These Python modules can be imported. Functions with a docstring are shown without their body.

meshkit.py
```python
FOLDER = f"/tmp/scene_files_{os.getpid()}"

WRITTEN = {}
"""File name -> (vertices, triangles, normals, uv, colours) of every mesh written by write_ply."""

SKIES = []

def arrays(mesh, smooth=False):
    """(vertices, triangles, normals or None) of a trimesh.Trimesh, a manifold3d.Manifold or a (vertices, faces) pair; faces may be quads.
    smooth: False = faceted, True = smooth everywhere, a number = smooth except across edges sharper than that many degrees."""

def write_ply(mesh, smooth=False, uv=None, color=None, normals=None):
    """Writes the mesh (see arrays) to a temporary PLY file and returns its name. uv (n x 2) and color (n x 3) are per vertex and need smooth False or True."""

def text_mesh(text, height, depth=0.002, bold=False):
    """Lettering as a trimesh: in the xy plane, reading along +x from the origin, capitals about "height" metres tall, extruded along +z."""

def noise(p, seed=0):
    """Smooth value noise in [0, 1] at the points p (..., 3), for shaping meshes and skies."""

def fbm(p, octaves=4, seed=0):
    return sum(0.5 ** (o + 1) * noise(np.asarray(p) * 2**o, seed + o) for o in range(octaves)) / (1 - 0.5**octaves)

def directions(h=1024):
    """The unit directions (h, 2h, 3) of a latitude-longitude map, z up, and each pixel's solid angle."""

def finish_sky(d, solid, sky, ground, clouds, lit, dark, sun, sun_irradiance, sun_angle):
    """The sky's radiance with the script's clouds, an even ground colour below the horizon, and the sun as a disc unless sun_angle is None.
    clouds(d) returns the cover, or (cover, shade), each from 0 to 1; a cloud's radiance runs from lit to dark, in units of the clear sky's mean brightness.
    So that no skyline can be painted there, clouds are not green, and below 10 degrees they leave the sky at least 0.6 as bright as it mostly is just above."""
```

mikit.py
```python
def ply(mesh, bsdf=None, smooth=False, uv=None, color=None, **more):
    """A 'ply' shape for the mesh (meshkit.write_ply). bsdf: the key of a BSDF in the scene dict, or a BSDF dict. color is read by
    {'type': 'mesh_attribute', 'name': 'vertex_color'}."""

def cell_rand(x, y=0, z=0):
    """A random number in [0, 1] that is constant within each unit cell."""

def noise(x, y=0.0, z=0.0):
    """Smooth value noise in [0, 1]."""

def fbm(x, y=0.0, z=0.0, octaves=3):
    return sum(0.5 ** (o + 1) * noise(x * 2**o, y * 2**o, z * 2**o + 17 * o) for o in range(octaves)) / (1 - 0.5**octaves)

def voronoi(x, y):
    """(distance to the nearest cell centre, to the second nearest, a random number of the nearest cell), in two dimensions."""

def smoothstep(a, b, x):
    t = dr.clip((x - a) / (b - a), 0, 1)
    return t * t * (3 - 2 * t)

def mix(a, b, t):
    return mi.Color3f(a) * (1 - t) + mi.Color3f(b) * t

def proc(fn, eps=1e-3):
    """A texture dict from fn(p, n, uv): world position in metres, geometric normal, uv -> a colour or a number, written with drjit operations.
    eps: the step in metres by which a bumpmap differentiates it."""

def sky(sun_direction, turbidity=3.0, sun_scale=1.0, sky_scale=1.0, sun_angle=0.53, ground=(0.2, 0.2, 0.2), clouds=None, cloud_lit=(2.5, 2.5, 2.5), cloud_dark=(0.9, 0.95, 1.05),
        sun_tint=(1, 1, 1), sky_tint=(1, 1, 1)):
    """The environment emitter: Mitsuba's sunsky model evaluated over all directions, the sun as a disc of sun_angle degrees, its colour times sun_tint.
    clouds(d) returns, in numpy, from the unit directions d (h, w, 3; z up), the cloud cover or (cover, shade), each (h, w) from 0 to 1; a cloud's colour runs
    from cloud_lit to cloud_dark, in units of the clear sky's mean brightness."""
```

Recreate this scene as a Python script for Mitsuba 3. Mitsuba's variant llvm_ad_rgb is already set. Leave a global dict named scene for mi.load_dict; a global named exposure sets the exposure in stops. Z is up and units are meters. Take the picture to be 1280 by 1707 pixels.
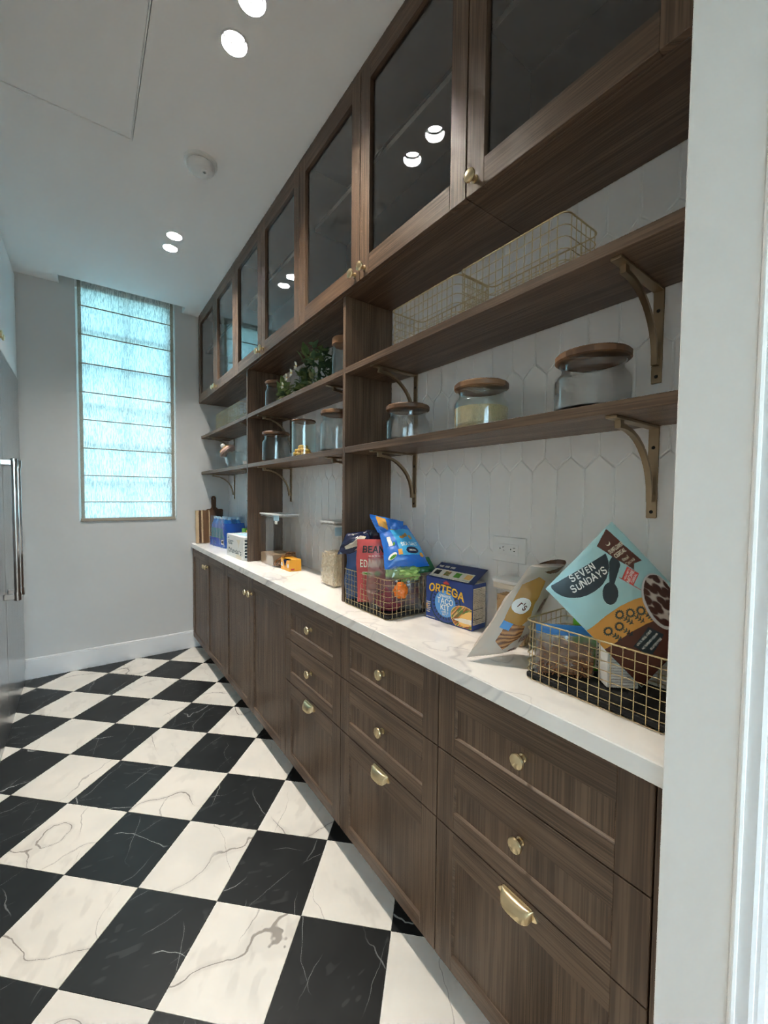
import math, random
import numpy as np, trimesh, shapely
from shapely import affinity
from shapely.geometry import Polygon, box as sbox, Point
from scipy.spatial import ConvexHull
import drjit as dr, mitsuba as mi, mikit, meshkit
from mikit import proc, noise, fbm, voronoi, cell_rand, smoothstep, mix

T = mi.ScalarTransform4f
rng = np.random.default_rng(7)
random.seed(7)
scene, labels = {}, {}

# ------------------------------------------------------------------ camera, sky, exposure
EYE = np.array([0.0, 0.0, 1.37])
FOCAL, YAW, PITCH, ROLL = 679.84, 0.6347, -0.0412, 0.0101      # focal length in pixels of a 1280 wide picture
fwd = np.array([math.sin(YAW) * math.cos(PITCH), math.cos(YAW) * math.cos(PITCH), math.sin(PITCH)])
rgt = np.array([math.cos(YAW), -math.sin(YAW), 0.0]); upv = np.cross(rgt, fwd)
upv = math.cos(ROLL) * upv - math.sin(ROLL) * rgt
scene['camera'] = {'type': 'perspective', 'fov': math.degrees(2 * math.atan(640 / FOCAL)), 'fov_axis': 'x', 'near_clip': 0.02, 'far_clip': 200.0,
                   'to_world': T().look_at(origin=EYE.tolist(), target=(EYE + fwd).tolist(), up=upv.tolist())}
exposure = 1.20
LAMP = 795.0  # radiance of the downlights
SKY = 24.0
scene['sky'] = mikit.sky((0.75, -0.3, 0.6), turbidity=4.0, sun_scale=0.0, sky_scale=SKY, ground=(0.30, 0.31, 0.28), sky_tint=(0.72, 1.03, 1.06),
                         clouds=lambda d: np.full(d.shape[:2], 0.55), cloud_lit=(0.92, 1.12, 1.17), cloud_dark=(0.8, 0.85, 0.85))

# ------------------------------------------------------------------ dimensions (metres)
CEIL, BACK, LEFT, TILEX = 2.906, 3.89, -0.385, 1.080            # ceiling, back wall, left wall, face of the tiled wall
NEAR0, NEAR1 = 0.158, 0.246                                      # the wall with the doorway
CTX, CTZ, CTB = 0.753, 0.933, 0.894                              # worktop: front edge, top, underside
DX = 0.766                                                       # faces of the base doors and drawers
UX, UZ0, UZ1 = 0.826, 2.155, 2.884                               # faces of the wall cabinet doors, their bottom and top
CX = 0.846                                                       # front of uprights, shelves and wall cabinet bodies
SH_UP, SH_LO, SH_T = 1.875, 1.561, 0.024                         # shelf tops and thickness
POST1, POST2, POST_T = 1.418, 2.620, 0.019

# ------------------------------------------------------------------ helpers
def numbered(name):
    used = lambda n: n in scene or n in labels or any(k.startswith(n + '__') for k in scene)
    if not used(name): return name
    i = 1
    while used(f'{name}_{i:03d}'): i += 1
    return f'{name}_{i:03d}'
def thing(name, label=None, cat=None, group=None, kind=None):
    k = numbered(name); labels[k] = {}
    if label: labels[k]['label'] = label
    if cat: labels[k]['category'] = cat
    if group: labels[k]['group'] = group
    if kind: labels[k]['kind'] = kind
    return k
def part(parent, name, mesh, bsdf, smooth=False, label=None, kind=None, **more):
    base = f'{parent}__{name}'; k = base; i = 1
    while k in scene: k = f'{base}_{i:03d}'; i += 1
    scene[k] = mesh if isinstance(mesh, dict) else mikit.ply(mesh, bsdf, smooth=smooth, **more)
    if label or kind:
        labels[k] = {}
        if label: labels[k]['label'] = label
        if kind: labels[k]['kind'] = kind
    return k
def whole(key, mesh, bsdf, smooth=False, **more):
    scene[key] = mikit.ply(mesh, bsdf, smooth=smooth, **more); return key
def struct(name, mesh, bsdf, smooth=False):
    k = thing(name, kind='structure')
    if mesh is not None: whole(k, mesh, bsdf, smooth)
    return k
def cat(*ms):
    ms = [m for a in ms for m in (a if isinstance(a, list) else [a])]
    return trimesh.util.concatenate(ms)
def hull(pts):
    m = trimesh.Trimesh(pts, ConvexHull(pts).simplices, process=False); m.fix_normals(); return m
def bx(x0, x1, y0, y1, z0, z1, r=0.0015):
    lo, hi = np.minimum([x0, y0, z0], [x1, y1, z1]), np.maximum([x0, y0, z0], [x1, y1, z1])
    if r <= 0: return trimesh.creation.box(bounds=[lo, hi])
    r = min(r, 0.45 * float((hi - lo).min())); pts = []
    for sx in (0, 1):
        for sy in (0, 1):
            for sz in (0, 1):
                c = np.where([sx, sy, sz], hi, lo); d = np.where([sx, sy, sz], -r, r)
                for ax in range(3):
                    p = c + d; p[ax] = c[ax]; pts.append(p)
    return hull(np.array(pts))
def lathe(profile, n=32):
    return trimesh.creation.revolve(np.asarray(profile, float), sections=n)
def tf(m, M):
    m = m.copy(); m.apply_transform(M); return m
def mv(m, x=0, y=0, z=0):
    m = m.copy(); m.apply_translation([x, y, z]); return m
def rotm(axis, deg, point=None):
    return trimesh.transformations.rotation_matrix(math.radians(deg), axis, point)
def frame(o, ex, ey, ez):
    M = np.eye(4); M[:3, 0], M[:3, 1], M[:3, 2], M[:3, 3] = ex, ey, ez, o; return M
def tube(pts, r, n=6, closed=False):
    p = np.asarray(pts, float); k = len(p)
    if closed: t = np.roll(p, -1, 0) - np.roll(p, 1, 0)
    else: t = np.gradient(p, axis=0)
    t /= np.linalg.norm(t, axis=1, keepdims=True) + 1e-12
    ref = np.array([0.31, 0.17, 0.93]); a = np.cross(t, ref)
    bad = np.linalg.norm(a, axis=1) < 0.15; a[bad] = np.cross(t[bad], [1, 0, 0.1])
    a /= np.linalg.norm(a, axis=1, keepdims=True)
    b = np.cross(t, a); an = np.arange(n) * 2 * np.pi / n
    rr = np.broadcast_to(r, (k,))[:, None, None]
    v = (p[:, None] + rr * (np.cos(an)[None, :, None] * a[:, None] + np.sin(an)[None, :, None] * b[:, None])).reshape(-1, 3)
    f = []
    for i in range(k if closed else k - 1):
        i2 = (i + 1) % k
        for j in range(n):
            j2 = (j + 1) % n
            f += [[i * n + j, i * n + j2, i2 * n + j2], [i * n + j, i2 * n + j2, i2 * n + j]]
    if not closed:
        for j in range(1, n - 1): f += [[0, j + 1, j], [(k - 1) * n, (k - 1) * n + j, (k - 1) * n + j + 1]]
    return trimesh.Trimesh(v, np.array(f), process=False)
def rod(a, b, r, n=6):
    return tube([a, b], r, n)
def extr(poly, h):
    ps = [g for g in getattr(poly, 'geoms', [poly]) if g.area > 1e-9]
    return cat([trimesh.creation.extrude_polygon(g, h, engine='earcut') for g in ps])
PX = frame([0, 0, 0], [0, 1, 0], [0, 0, 1], [1, 0, 0])           # polygon (y, z) extruded along +x
PY = frame([0, 0, 0], [1, 0, 0], [0, 0, 1], [0, -1, 0])          # polygon (x, z) extruded along -y
def ext_x(poly, x0, h): return mv(tf(extr(poly, h), PX), x=x0)
def ext_y(poly, y1, h): return mv(tf(extr(poly, h), PY), y=y1)

# ------------------------------------------------------------------ materials
def mat(name, d, two=True):
    scene[name] = {'type': 'twosided', 'bsdf': d} if two else d; return name
def rgb(c): return {'type': 'rgb', 'value': [float(x) for x in c]}
def paint(name, c, rough=0.5, spec=0.4, **kw):
    return mat(name, {'type': 'principled', 'base_color': rgb(c) if not isinstance(c, dict) else c, 'roughness': rough, 'specular': spec, **kw})
def metal(name, c, rough):
    return mat(name, {'type': 'principled', 'base_color': rgb(c) if not isinstance(c, dict) else c, 'roughness': rough, 'metallic': 1.0, 'specular': 0.5})
def bump(d, fn, scale, eps=1e-3):
    return {'type': 'bumpmap', 'arbitrary': proc(fn, eps), 'scale': scale, 'bsdf': d}

def wood(a, along, across, seed):
    g = fbm(across * 60, along * 2.2 + seed, seed, octaves=3)
    fine = noise(across * 420, along * 9, seed + 3)
    broad = noise(across * 9 + 5 * noise(along * 1.1, across * 3), along * 0.8, seed + 8)
    t = dr.clip(0.55 * g + 0.22 * fine + 0.33 * broad - 0.05, 0, 1)
    c = mix(a[0], a[1], smoothstep(0.25, 0.8, t))
    return c * (0.90 + 0.20 * smoothstep(0.2, 0.75, fine))
WA = ((0.066, 0.0395, 0.0245), (0.128, 0.080, 0.050))
mat('wood_upright', {'type': 'principled', 'base_color': proc(lambda p, n, uv: wood(WA, p.z, p.x + p.y, 0.0)), 'roughness': 0.42, 'specular': 0.4})
mat('wood_level', {'type': 'principled', 'base_color': proc(lambda p, n, uv: wood(WA, p.y, p.z + p.x, 5.0)), 'roughness': 0.42, 'specular': 0.4})
paint('cabinet_dark', (0.020, 0.017, 0.015), 0.6, 0.3)

def marble(p, n, uv):
    w = 0.25 * fbm(p.x * 5, p.y * 5, p.z * 5) 
    a = dr.abs(fbm(p.x * 4.5 + w * 3, p.y * 3.2 + p.z * 4 + w * 4, 2.0, octaves=4) - 0.5)
    v = 1 - smoothstep(0.0, 0.035, a)
    b = dr.abs(fbm(p.x * 11 + 9, p.y * 8 + p.z * 11 + w * 6, 6.0, octaves=3) - 0.5)
    v2 = (1 - smoothstep(0.0, 0.03, b)) * smoothstep(0.45, 0.7, noise(p.x * 3, p.y * 3 + 40, p.z))
    cl = fbm(p.x * 2.5, p.y * 2.5, p.z * 2.5 + 4)
    st = smoothstep(0.50, 0.72, fbm(p.x * 14 + 6 * w, p.y * 7 + p.z * 14 + 8 * w, 3.0, octaves=4))
    c = mix((0.81, 0.785, 0.745), (0.66, 0.64, 0.62), dr.clip(smoothstep(0.45, 0.75, cl) * 0.8 + 0.45 * st, 0, 1))
    return mix(c, (0.40, 0.385, 0.385), dr.clip(0.5 * v * smoothstep(0.35, 0.6, cl) + 0.35 * v2, 0, 0.8))
mat('worktop_marble', {'type': 'principled', 'base_color': proc(marble), 'roughness': 0.22, 'specular': 0.45})

TS = 0.2953; TC = TS / math.sqrt(2); TOX, TOY = 0.3390, 1.3856
def tile_frame(p):
    a, b = (p.x - TOX) / (2 * TC), (p.y - TOY) / (2 * TC)
    i, j = a - b, a + b
    ci, cj = dr.floor(i), dr.floor(j)
    r1, r2, r3 = cell_rand(ci, cj, 11), cell_rand(ci, cj, 12), cell_rand(ci, cj, 13)
    u, v = i - ci - 0.5, j - cj - 0.5
    an = 1.2 + 1.1 * (r1 - 0.5); c, s = dr.cos(an), dr.sin(an)
    return u * c - v * s + 37 * r2, u * s + v * c + 53 * r3, r1, r2, r3
def veins(u, v, s, w, warp=0.35):
    ww = fbm(u * s * 1.7 + 11, v * s * 1.7, 3.0, octaves=3) - 0.5
    f = fbm(u * s * 0.55 + warp * 2 * ww, v * s * 1.5 + warp * 3.2 * ww, 7.0, octaves=4) - 0.5
    return 1 - smoothstep(0.0, w, dr.abs(f))
def vein_lines(u, v, freq, w, bend, seed):
    """long thin wandering lines, about freq of them across a tile"""
    t = u * freq + bend * (fbm(u * 1.3 + seed, v * 1.3, seed, octaves=2) - 0.5) + 0.10 * (fbm(u * 6, v * 6 + seed, 4.0, octaves=3) - 0.5)
    d = dr.abs(t - dr.floor(t) - 0.5) / freq
    wid = w * (0.35 + 1.3 * noise(v * 2.6 + seed, u * 0.8, 2.0))
    return (1 - smoothstep(0.35 * wid, wid, d))
def tile_white(p, n, uv):
    u, v, r1, r2, r3 = tile_frame(p)
    m = smoothstep(0.38, 0.60, noise(u * 1.1, v * 1.3, 3.0))
    big = vein_lines(u, v, 0.8, 0.012, 1.0, 3.0) * m
    soft = vein_lines(u, v, 0.8, 0.085, 1.0, 3.0) * m
    thin = vein_lines(v, u, 1.3, 0.006, 0.9, 9.0) * smoothstep(0.45, 0.62, noise(u * 1.9, v * 1.9, 9.0))
    cl = smoothstep(0.52, 0.72, fbm(u * 4.0, v * 9.0, 6.0)) * smoothstep(0.4, 0.7, noise(u * 1.5, v * 1.5, 12.0))
    c = mix((0.80, 0.75, 0.675), (0.735, 0.695, 0.63), smoothstep(0.3, 0.8, fbm(u * 2.2, v * 2.2, 1.0)))
    return mix(c, (0.25, 0.215, 0.185), dr.clip(0.72 * big + 0.13 * soft + 0.45 * thin + 0.14 * cl, 0, 0.9))
def tile_black(p, n, uv):
    u, v, r1, r2, r3 = tile_frame(p)
    big = vein_lines(u, v, 0.7, 0.011, 1.0, 5.0) * smoothstep(0.50, 0.60, noise(u * 0.9, v * 1.5, 3.0))
    thin = vein_lines(v, u, 1.6, 0.0055, 0.9, 2.0) * smoothstep(0.42, 0.70, noise(u * 2.3, v * 2.3, 9.0))
    dg = vein_lines(u * 0.8 + v * 0.6, v * 0.8 - u * 0.6, 1.9, 0.0045, 0.7, 7.0) * smoothstep(0.45, 0.70, noise(u * 2.6, v * 2.6, 14.0))
    fl = smoothstep(0.78, 0.9, noise(u * 20 + 3 * v, v * 8, 2.0)) * smoothstep(0.45, 0.7, noise(u * 3, v * 3, 5.0))
    c = mix((0.0085, 0.0095, 0.0100), (0.0165, 0.0180, 0.0185), fbm(u * 3, v * 3, 1.0))
    return mix(c, (0.40, 0.41, 0.40), dr.clip(0.70 * big + 0.34 * thin + 0.30 * dg + 0.04 * fl, 0, 0.9))
mat('tile_white', {'type': 'principled', 'base_color': proc(tile_white), 'roughness': 0.38, 'specular': 0.35})
mat('tile_black', {'type': 'principled', 'base_color': proc(tile_black), 'roughness': 0.40, 'specular': 0.30})
paint('grout', (0.30, 0.29, 0.27), 0.9, 0.1)

paint('wall_paint', (0.61, 0.605, 0.595), 0.75, 0.2)
paint('ceiling_paint', (0.86, 0.86, 0.855), 0.8, 0.15)
paint('trim_white', (0.80, 0.80, 0.80), 0.35, 0.4)
paint('jamb_paint', (0.82, 0.81, 0.79), 0.5, 0.3)
paint('plastic_white', (0.78, 0.78, 0.77), 0.35, 0.4)
paint('black_rubber', (0.01, 0.01, 0.01), 0.6, 0.3)
paint('dark_gap', (0.012, 0.011, 0.010), 0.8, 0.1)
def ceramic_bump(p, n, uv):
    return noise(p.y * 55, p.z * 38, p.x * 20) + 0.5 * noise(p.y * 140, p.z * 110, 4.0)
mat('ceramic_white', bump({'type': 'principled', 'base_color': rgb((0.83, 0.82, 0.81)), 'roughness': 0.25, 'specular': 0.5}, ceramic_bump, 0.0010))
paint('wall_grout', (0.86, 0.85, 0.84), 0.8, 0.2)
metal('brass', (0.76, 0.62, 0.38), 0.26)
metal('brass_wire', (0.62, 0.50, 0.29), 0.30)
metal('bronze', (0.34, 0.255, 0.165), 0.42)
def steel_streak(p, n, uv):
    return mi.Color3f(0.52, 0.53, 0.54) * (0.92 + 0.16 * noise(p.y * 700 + p.x * 500, p.z * 1.5, 2.0))
mat('stainless', {'type': 'principled', 'base_color': proc(steel_streak), 'roughness': 0.24, 'metallic': 1.0})
metal('chrome', (0.68, 0.68, 0.69), 0.14)
mat('smoked_glass', {'type': 'thindielectric', 'int_ior': 1.5, 'specular_transmittance': rgb((0.40, 0.42, 0.43))}, False)
mat('clear_glass', {'type': 'thindielectric', 'int_ior': 1.45, 'specular_transmittance': rgb((0.93, 0.96, 0.95))}, False)
mat('window_glass_tint', {'type': 'thindielectric', 'int_ior': 1.5, 'specular_transmittance': rgb((0.62, 0.96, 1.0))}, False)
mat('window_glass', {'type': 'thindielectric', 'int_ior': 1.5}, False)
mat('lamp_glow_dummy', {'type': 'diffuse', 'reflectance': rgb((0.8, 0.8, 0.8))})

# ------------------------------------------------------------------ floor: marble tiles laid on the diagonal
fl = struct('floor', bx(-3.2, 2.7, -3.7, 4.2, -0.12, -0.0035, 0), 'grout')
room = sbox(LEFT + 0.002, NEAR0 - 0.02, 1.06, BACK - 0.002)
tile_cells = []
for i in range(-14, 10):
    for j in range(-12, 12):
        P = []
        for a, b in ((i, j), (i + 1, j), (i + 1, j + 1), (i, j + 1)):
            P.append((TOX + (a + b) * TC, TOY + (b - a) * TC))
        g = Polygon(P).buffer(-0.0009, join_style='mitre').intersection(room)
        if g.area > 2e-4: tile_cells.append(((i + j) % 2 == 0, g))
for black, g in tile_cells:
    top = extr(g, 0.008)
    part(fl, 'tile', mv(top, z=-0.008), 'tile_black' if black else 'tile_white')

# ------------------------------------------------------------------ ceiling, with the holes of the downlights and the slot above the blind
LIGHTS = [(0.448, 1.330), (0.440, 1.487), (0.463, 2.772), (0.463, 2.920)]
KLIGHTS = [(-0.9, -0.9), (0.9, -0.9), (-0.9, -2.4), (0.9, -2.4)]
CAN_R = 0.043
cp = sbox(-3.2, -3.7, 2.7, 4.2)
for x, y in LIGHTS + KLIGHTS: cp = cp.difference(Point(x, y).buffer(CAN_R, 12))
cp = cp.difference(sbox(-0.123, 3.757, 0.703, BACK + 0.001))
hatch = sbox(-0.372, 1.30, 0.198, 2.150)
cp = cp.difference(hatch)
ceil = struct('ceiling', mv(extr(cp, 0.10), z=CEIL), 'ceiling_paint')
part(ceil, 'slot_cover', bx(-0.14, 0.72, 3.70, 4.0, 3.20, 3.22, 0), 'ceiling_paint')
part(ceil, 'slot_side', cat(bx(-0.143, -0.123, 3.74, BACK, 2.95, 3.2, 0), bx(0.703, 0.723, 3.74, BACK, 2.95, 3.2, 0), bx(-0.143, 0.723, 3.737, 3.757, 2.95, 3.2, 0)), 'ceiling_paint')
hk = thing('access_panel', 'flush white access panel with a thin double groove in the ceiling', 'panel')
part(hk, 'panel', bx(-0.366, 0.190, 1.308, 2.142, CEIL + 0.001, CEIL + 0.02, 0.001), 'ceiling_paint')
fr = hatch.buffer(-0.0018, join_style='mitre')
part(hk, 'frame', mv(extr(fr.buffer(-0.0008).difference(fr.buffer(-0.0052, join_style='mitre')), 0.018), z=CEIL - 0.0012), 'ceiling_paint')
part(hk, 'backing', bx(-0.39, 0.21, 1.29, 2.17, CEIL + 0.101, CEIL + 0.11, 0), 'dark_gap')

# ------------------------------------------------------------------ walls
WIN = (-0.030, 0.644, 1.150, 3.12)
wb = sbox(-0.6, 0, 1.3, 3.2).difference(sbox(WIN[0], WIN[2], WIN[1], WIN[3]))
struct('wall_back', ext_y(wb, BACK + 0.16, 0.16), 'wall_paint')
wl = struct('wall_left', bx(LEFT - 0.12, LEFT, NEAR1, BACK, 0, CEIL, 0), 'wall_paint')
wr = struct('wall_right', bx(TILEX + 0.0028, TILEX + 0.12, NEAR0, BACK, 0, CEIL, 0), 'wall_grout')
# elongated hexagon tiles
TW, SHH, APX, Y00, Z00 = 0.0786, 0.243, 0.036, 0.722, 1.167
field = sbox(NEAR1 + 0.001, CTZ + 0.001, BACK - 0.001, UZ0 + 0.02)
for row in range(-1, 4):
    zb = Z00 + row * (SHH + APX)
    off = 0 if row % 2 == 0 else 0.5
    for c in range(-8, 43):
        ya = Y00 + (c + off) * TW; yb = ya + TW; ym = (ya + yb) / 2
        full = Polygon([(ym, zb), (yb, zb + APX), (yb, zb + APX + SHH), (ym, zb + 2 * APX + SHH), (ya, zb + APX + SHH), (ya, zb + APX)])
        g = full.buffer(-0.0009, join_style='mitre').intersection(field)
        if g.area < 3e-5 or g.geom_type != 'Polygon': continue
        inner = g.buffer(-0.0030, join_style='mitre')
        lift = 0.0006 * rng.random()
        pts = [(TILEX + 0.0062, y, z) for y, z in list(g.exterior.coords)[:-1]] + [(TILEX + 0.0014 - lift, y, z) for y, z in list(g.exterior.coords)[:-1]]
        if inner.geom_type == 'Polygon' and inner.area > 1e-5: pts += [(TILEX - lift, y, z) for y, z in list(inner.exterior.coords)[:-1]]
        try: part(wr, 'tile', hull(np.array(pts)), 'ceramic_white')
        except Exception: pass
# near wall with the doorway: jamb on the right, header above
struct('wall_front', cat(bx(0.751, 1.30, NEAR0, NEAR1, 0, CEIL, 0), bx(-3.2, -0.345, NEAR0, NEAR1, 0, CEIL, 0), bx(-0.345, 0.751, NEAR0, NEAR1, 2.46, CEIL, 0)), 'jamb_paint')
struct('trim_1', cat(bx(0.7450, 0.752, NEAR0 - 0.004, NEAR1 + 0.0005, 0.0, 2.46, 0.002), bx(0.7405, 0.752, NEAR0 - 0.012, NEAR0 - 0.004, 0.0, 2.46, 0.003)), 'jamb_paint')
struct('trim_2', cat(bx(0.749, 0.83, NEAR0 - 0.030, NEAR0, 0.0, 2.54, 0.004), bx(0.760, 0.86, NEAR0 - 0.040, NEAR0, 0.0, 2.54, 0.006)), 'trim_white')
struct('trim_3', bx(-0.44, -0.345, NEAR0 - 0.03, NEAR1 + 0.005, 0.0, 2.54, 0.003), 'trim_white')
# baseboard: a board with a small stepped top
bb = cat(bx(LEFT, 0.843, BACK - 0.014, BACK, 0, 0.140, 0.001), bx(LEFT, 0.843, BACK - 0.010, BACK, 0.139, 0.152, 0.003))
struct('baseboard_back', bb, 'trim_white')
struct('baseboard_left', bx(LEFT, LEFT + 0.014, NEAR1, 2.1, 0, 0.15, 0.002), 'trim_white')
# the room behind the camera
paint('kitchen_floor', (0.24, 0.17, 0.12), 0.5, 0.3)
part(fl, 'kitchen_slab', bx(-3.2, 2.6, -3.6, NEAR0 - 0.021, -0.01, -0.001, 0), 'kitchen_floor')
struct('wall_kitchen_left', bx(-3.3, -3.2, -3.7, NEAR0, 0, CEIL, 0), 'jamb_paint')
struct('wall_kitchen_right', bx(2.6, 2.7, -3.7, NEAR0, 0, CEIL, 0), 'jamb_paint')
kw = sbox(-3.3, 0, 2.7, CEIL).difference(sbox(-2.2, 0.95, -0.3, 2.75)).difference(sbox(0.3, 0.95, 2.0, 2.75))
struct('wall_kitchen_back', ext_y(kw, -3.6, 0.1), 'jamb_paint')
struct('window_2', bx(-2.2, -0.3, -3.66, -3.656, 0.95, 2.75, 0), 'window_glass')
struct('window_3', bx(0.3, 2.0, -3.66, -3.656, 0.95, 2.75, 0), 'window_glass')

# ------------------------------------------------------------------ window: frame, muntins and panes
wn = struct('window_1', None, None)
wy0, wy1 = BACK + 0.028, BACK + 0.075
fx0, fx1, fz0, fz1 = WIN[0], WIN[1], WIN[2], WIN[3]
part(wn, 'frame', cat(bx(fx0, fx0 + 0.030, wy0, wy1, fz0, fz1), bx(fx1 - 0.060, fx1, wy0, wy1, fz0, fz1), bx(fx0, fx1, wy0, wy1, fz0, fz0 + 0.03), bx(fx0, fx1, wy0, wy1, 2.90, fz1)), 'trim_white')
part(wn, 'muntin', bx(0.284, 0.312, wy0, wy1, fz0 + 0.03, 2.90), 'trim_white')
mz = [1.455, 1.75, 2.045, 2.345, 2.605]
for z in mz: part(wn, 'muntin', bx(fx0 + 0.03, fx1 - 0.06, wy0 + 0.002, wy1 - 0.002, z - 0.013, z + 0.013), 'trim_white')
zs = [fz0 + 0.03] + mz + [2.90]
for a, b in zip(zs[:-1], zs[1:]):
    for xa, xb in ((fx0 + 0.03, 0.284), (0.312, fx1 - 0.06)):
        q = np.array([[xa, wy1 - 0.02, a], [xb, wy1 - 0.02, a], [xb, wy1 - 0.02, b], [xa, wy1 - 0.02, b]])
        part(wn, 'pane', trimesh.Trimesh(q, [[0, 1, 2], [0, 2, 3]], process=False), 'window_glass_tint')

# ------------------------------------------------------------------ roman blind
def linen(p, n, uv):
    s = noise(p.x * 420, p.z * 28, 1.0); s2 = noise(p.x * 230 + 9, p.z * 60, 4.0)
    b = noise(p.x * 900, p.z * 500, 2.0)
    t = smoothstep(0.30, 0.75, 0.55 * s + 0.45 * s2)
    return mix((0.96, 0.95, 0.92), (0.44, 0.46, 0.45), dr.clip(0.9 * t - 0.2 * b, 0, 1))
scene['linen'] = {'type': 'principledthin', 'base_color': proc(linen), 'roughness': 0.8, 'diff_trans': 1.05, 'spec_trans': 0.0}
def linen_tan(p, n, uv):
    return mix((0.44, 0.38, 0.31), (0.30, 0.255, 0.205), noise(p.x * 500, p.z * 260, 3.0))
scene['linen_band'] = {'type': 'principledthin', 'base_color': proc(linen_tan), 'roughness': 0.8, 'diff_trans': 0.35, 'spec_trans': 0.0}
rb = thing('roman_blind', 'sheer woven roman blind with tan side bands covering the window', 'blind')
BX0, BX1, BZ0 = -0.016, 0.630, 1.146
bat = [1.295, 1.500, 1.708, 1.924, 2.133, 2.349, 2.564, 2.777, 2.99, 3.19]
def sheet(x0, x1, z0, z1, y, bow, nx=2, nz=9):
    xs, zs_ = np.linspace(x0, x1, nx), np.linspace(z0, z1, nz); v = []
    for z in zs_:
        t = (z - z0) / (z1 - z0)
        for x in xs: v.append((x, y - bow * math.sin(math.pi * t), z))
    f = []
    for i in range(nz - 1):
        for j in range(nx - 1):
            a = i * nx + j; f += [[a, a + 1, a + nx + 1], [a, a + nx + 1, a + nx]]
    return trimesh.Trimesh(v, f, process=False)
edges = [BZ0 + 0.022] + bat
for z0, z1 in zip(edges[:-1], edges[1:]):
    part(rb, 'fabric_fold', sheet(BX0 + 0.022, BX1 - 0.022, z0, z1, BACK - 0.002, 0.003), 'linen', True)
    for xa, xb in ((BX0, BX0 + 0.022), (BX1 - 0.022, BX1)):
        part(rb, 'side_band', sheet(xa, xb, z0, z1, BACK - 0.003, 0.003), 'linen_band', True)
paint('linen_solid', (0.40, 0.345, 0.28), 0.9, 0.1)
for z in bat[:-1]: part(rb, 'batten', bx(BX0, BX1, BACK - 0.009, BACK - 0.001, z - 0.0035, z + 0.0035, 0.001), 'linen_solid')
part(rb, 'hem_bar', bx(BX0 - 0.004, BX1 + 0.004, BACK - 0.012, BACK - 0.001, BZ0 - 0.002, BZ0 + 0.024, 0.003), 'linen_solid')

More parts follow.
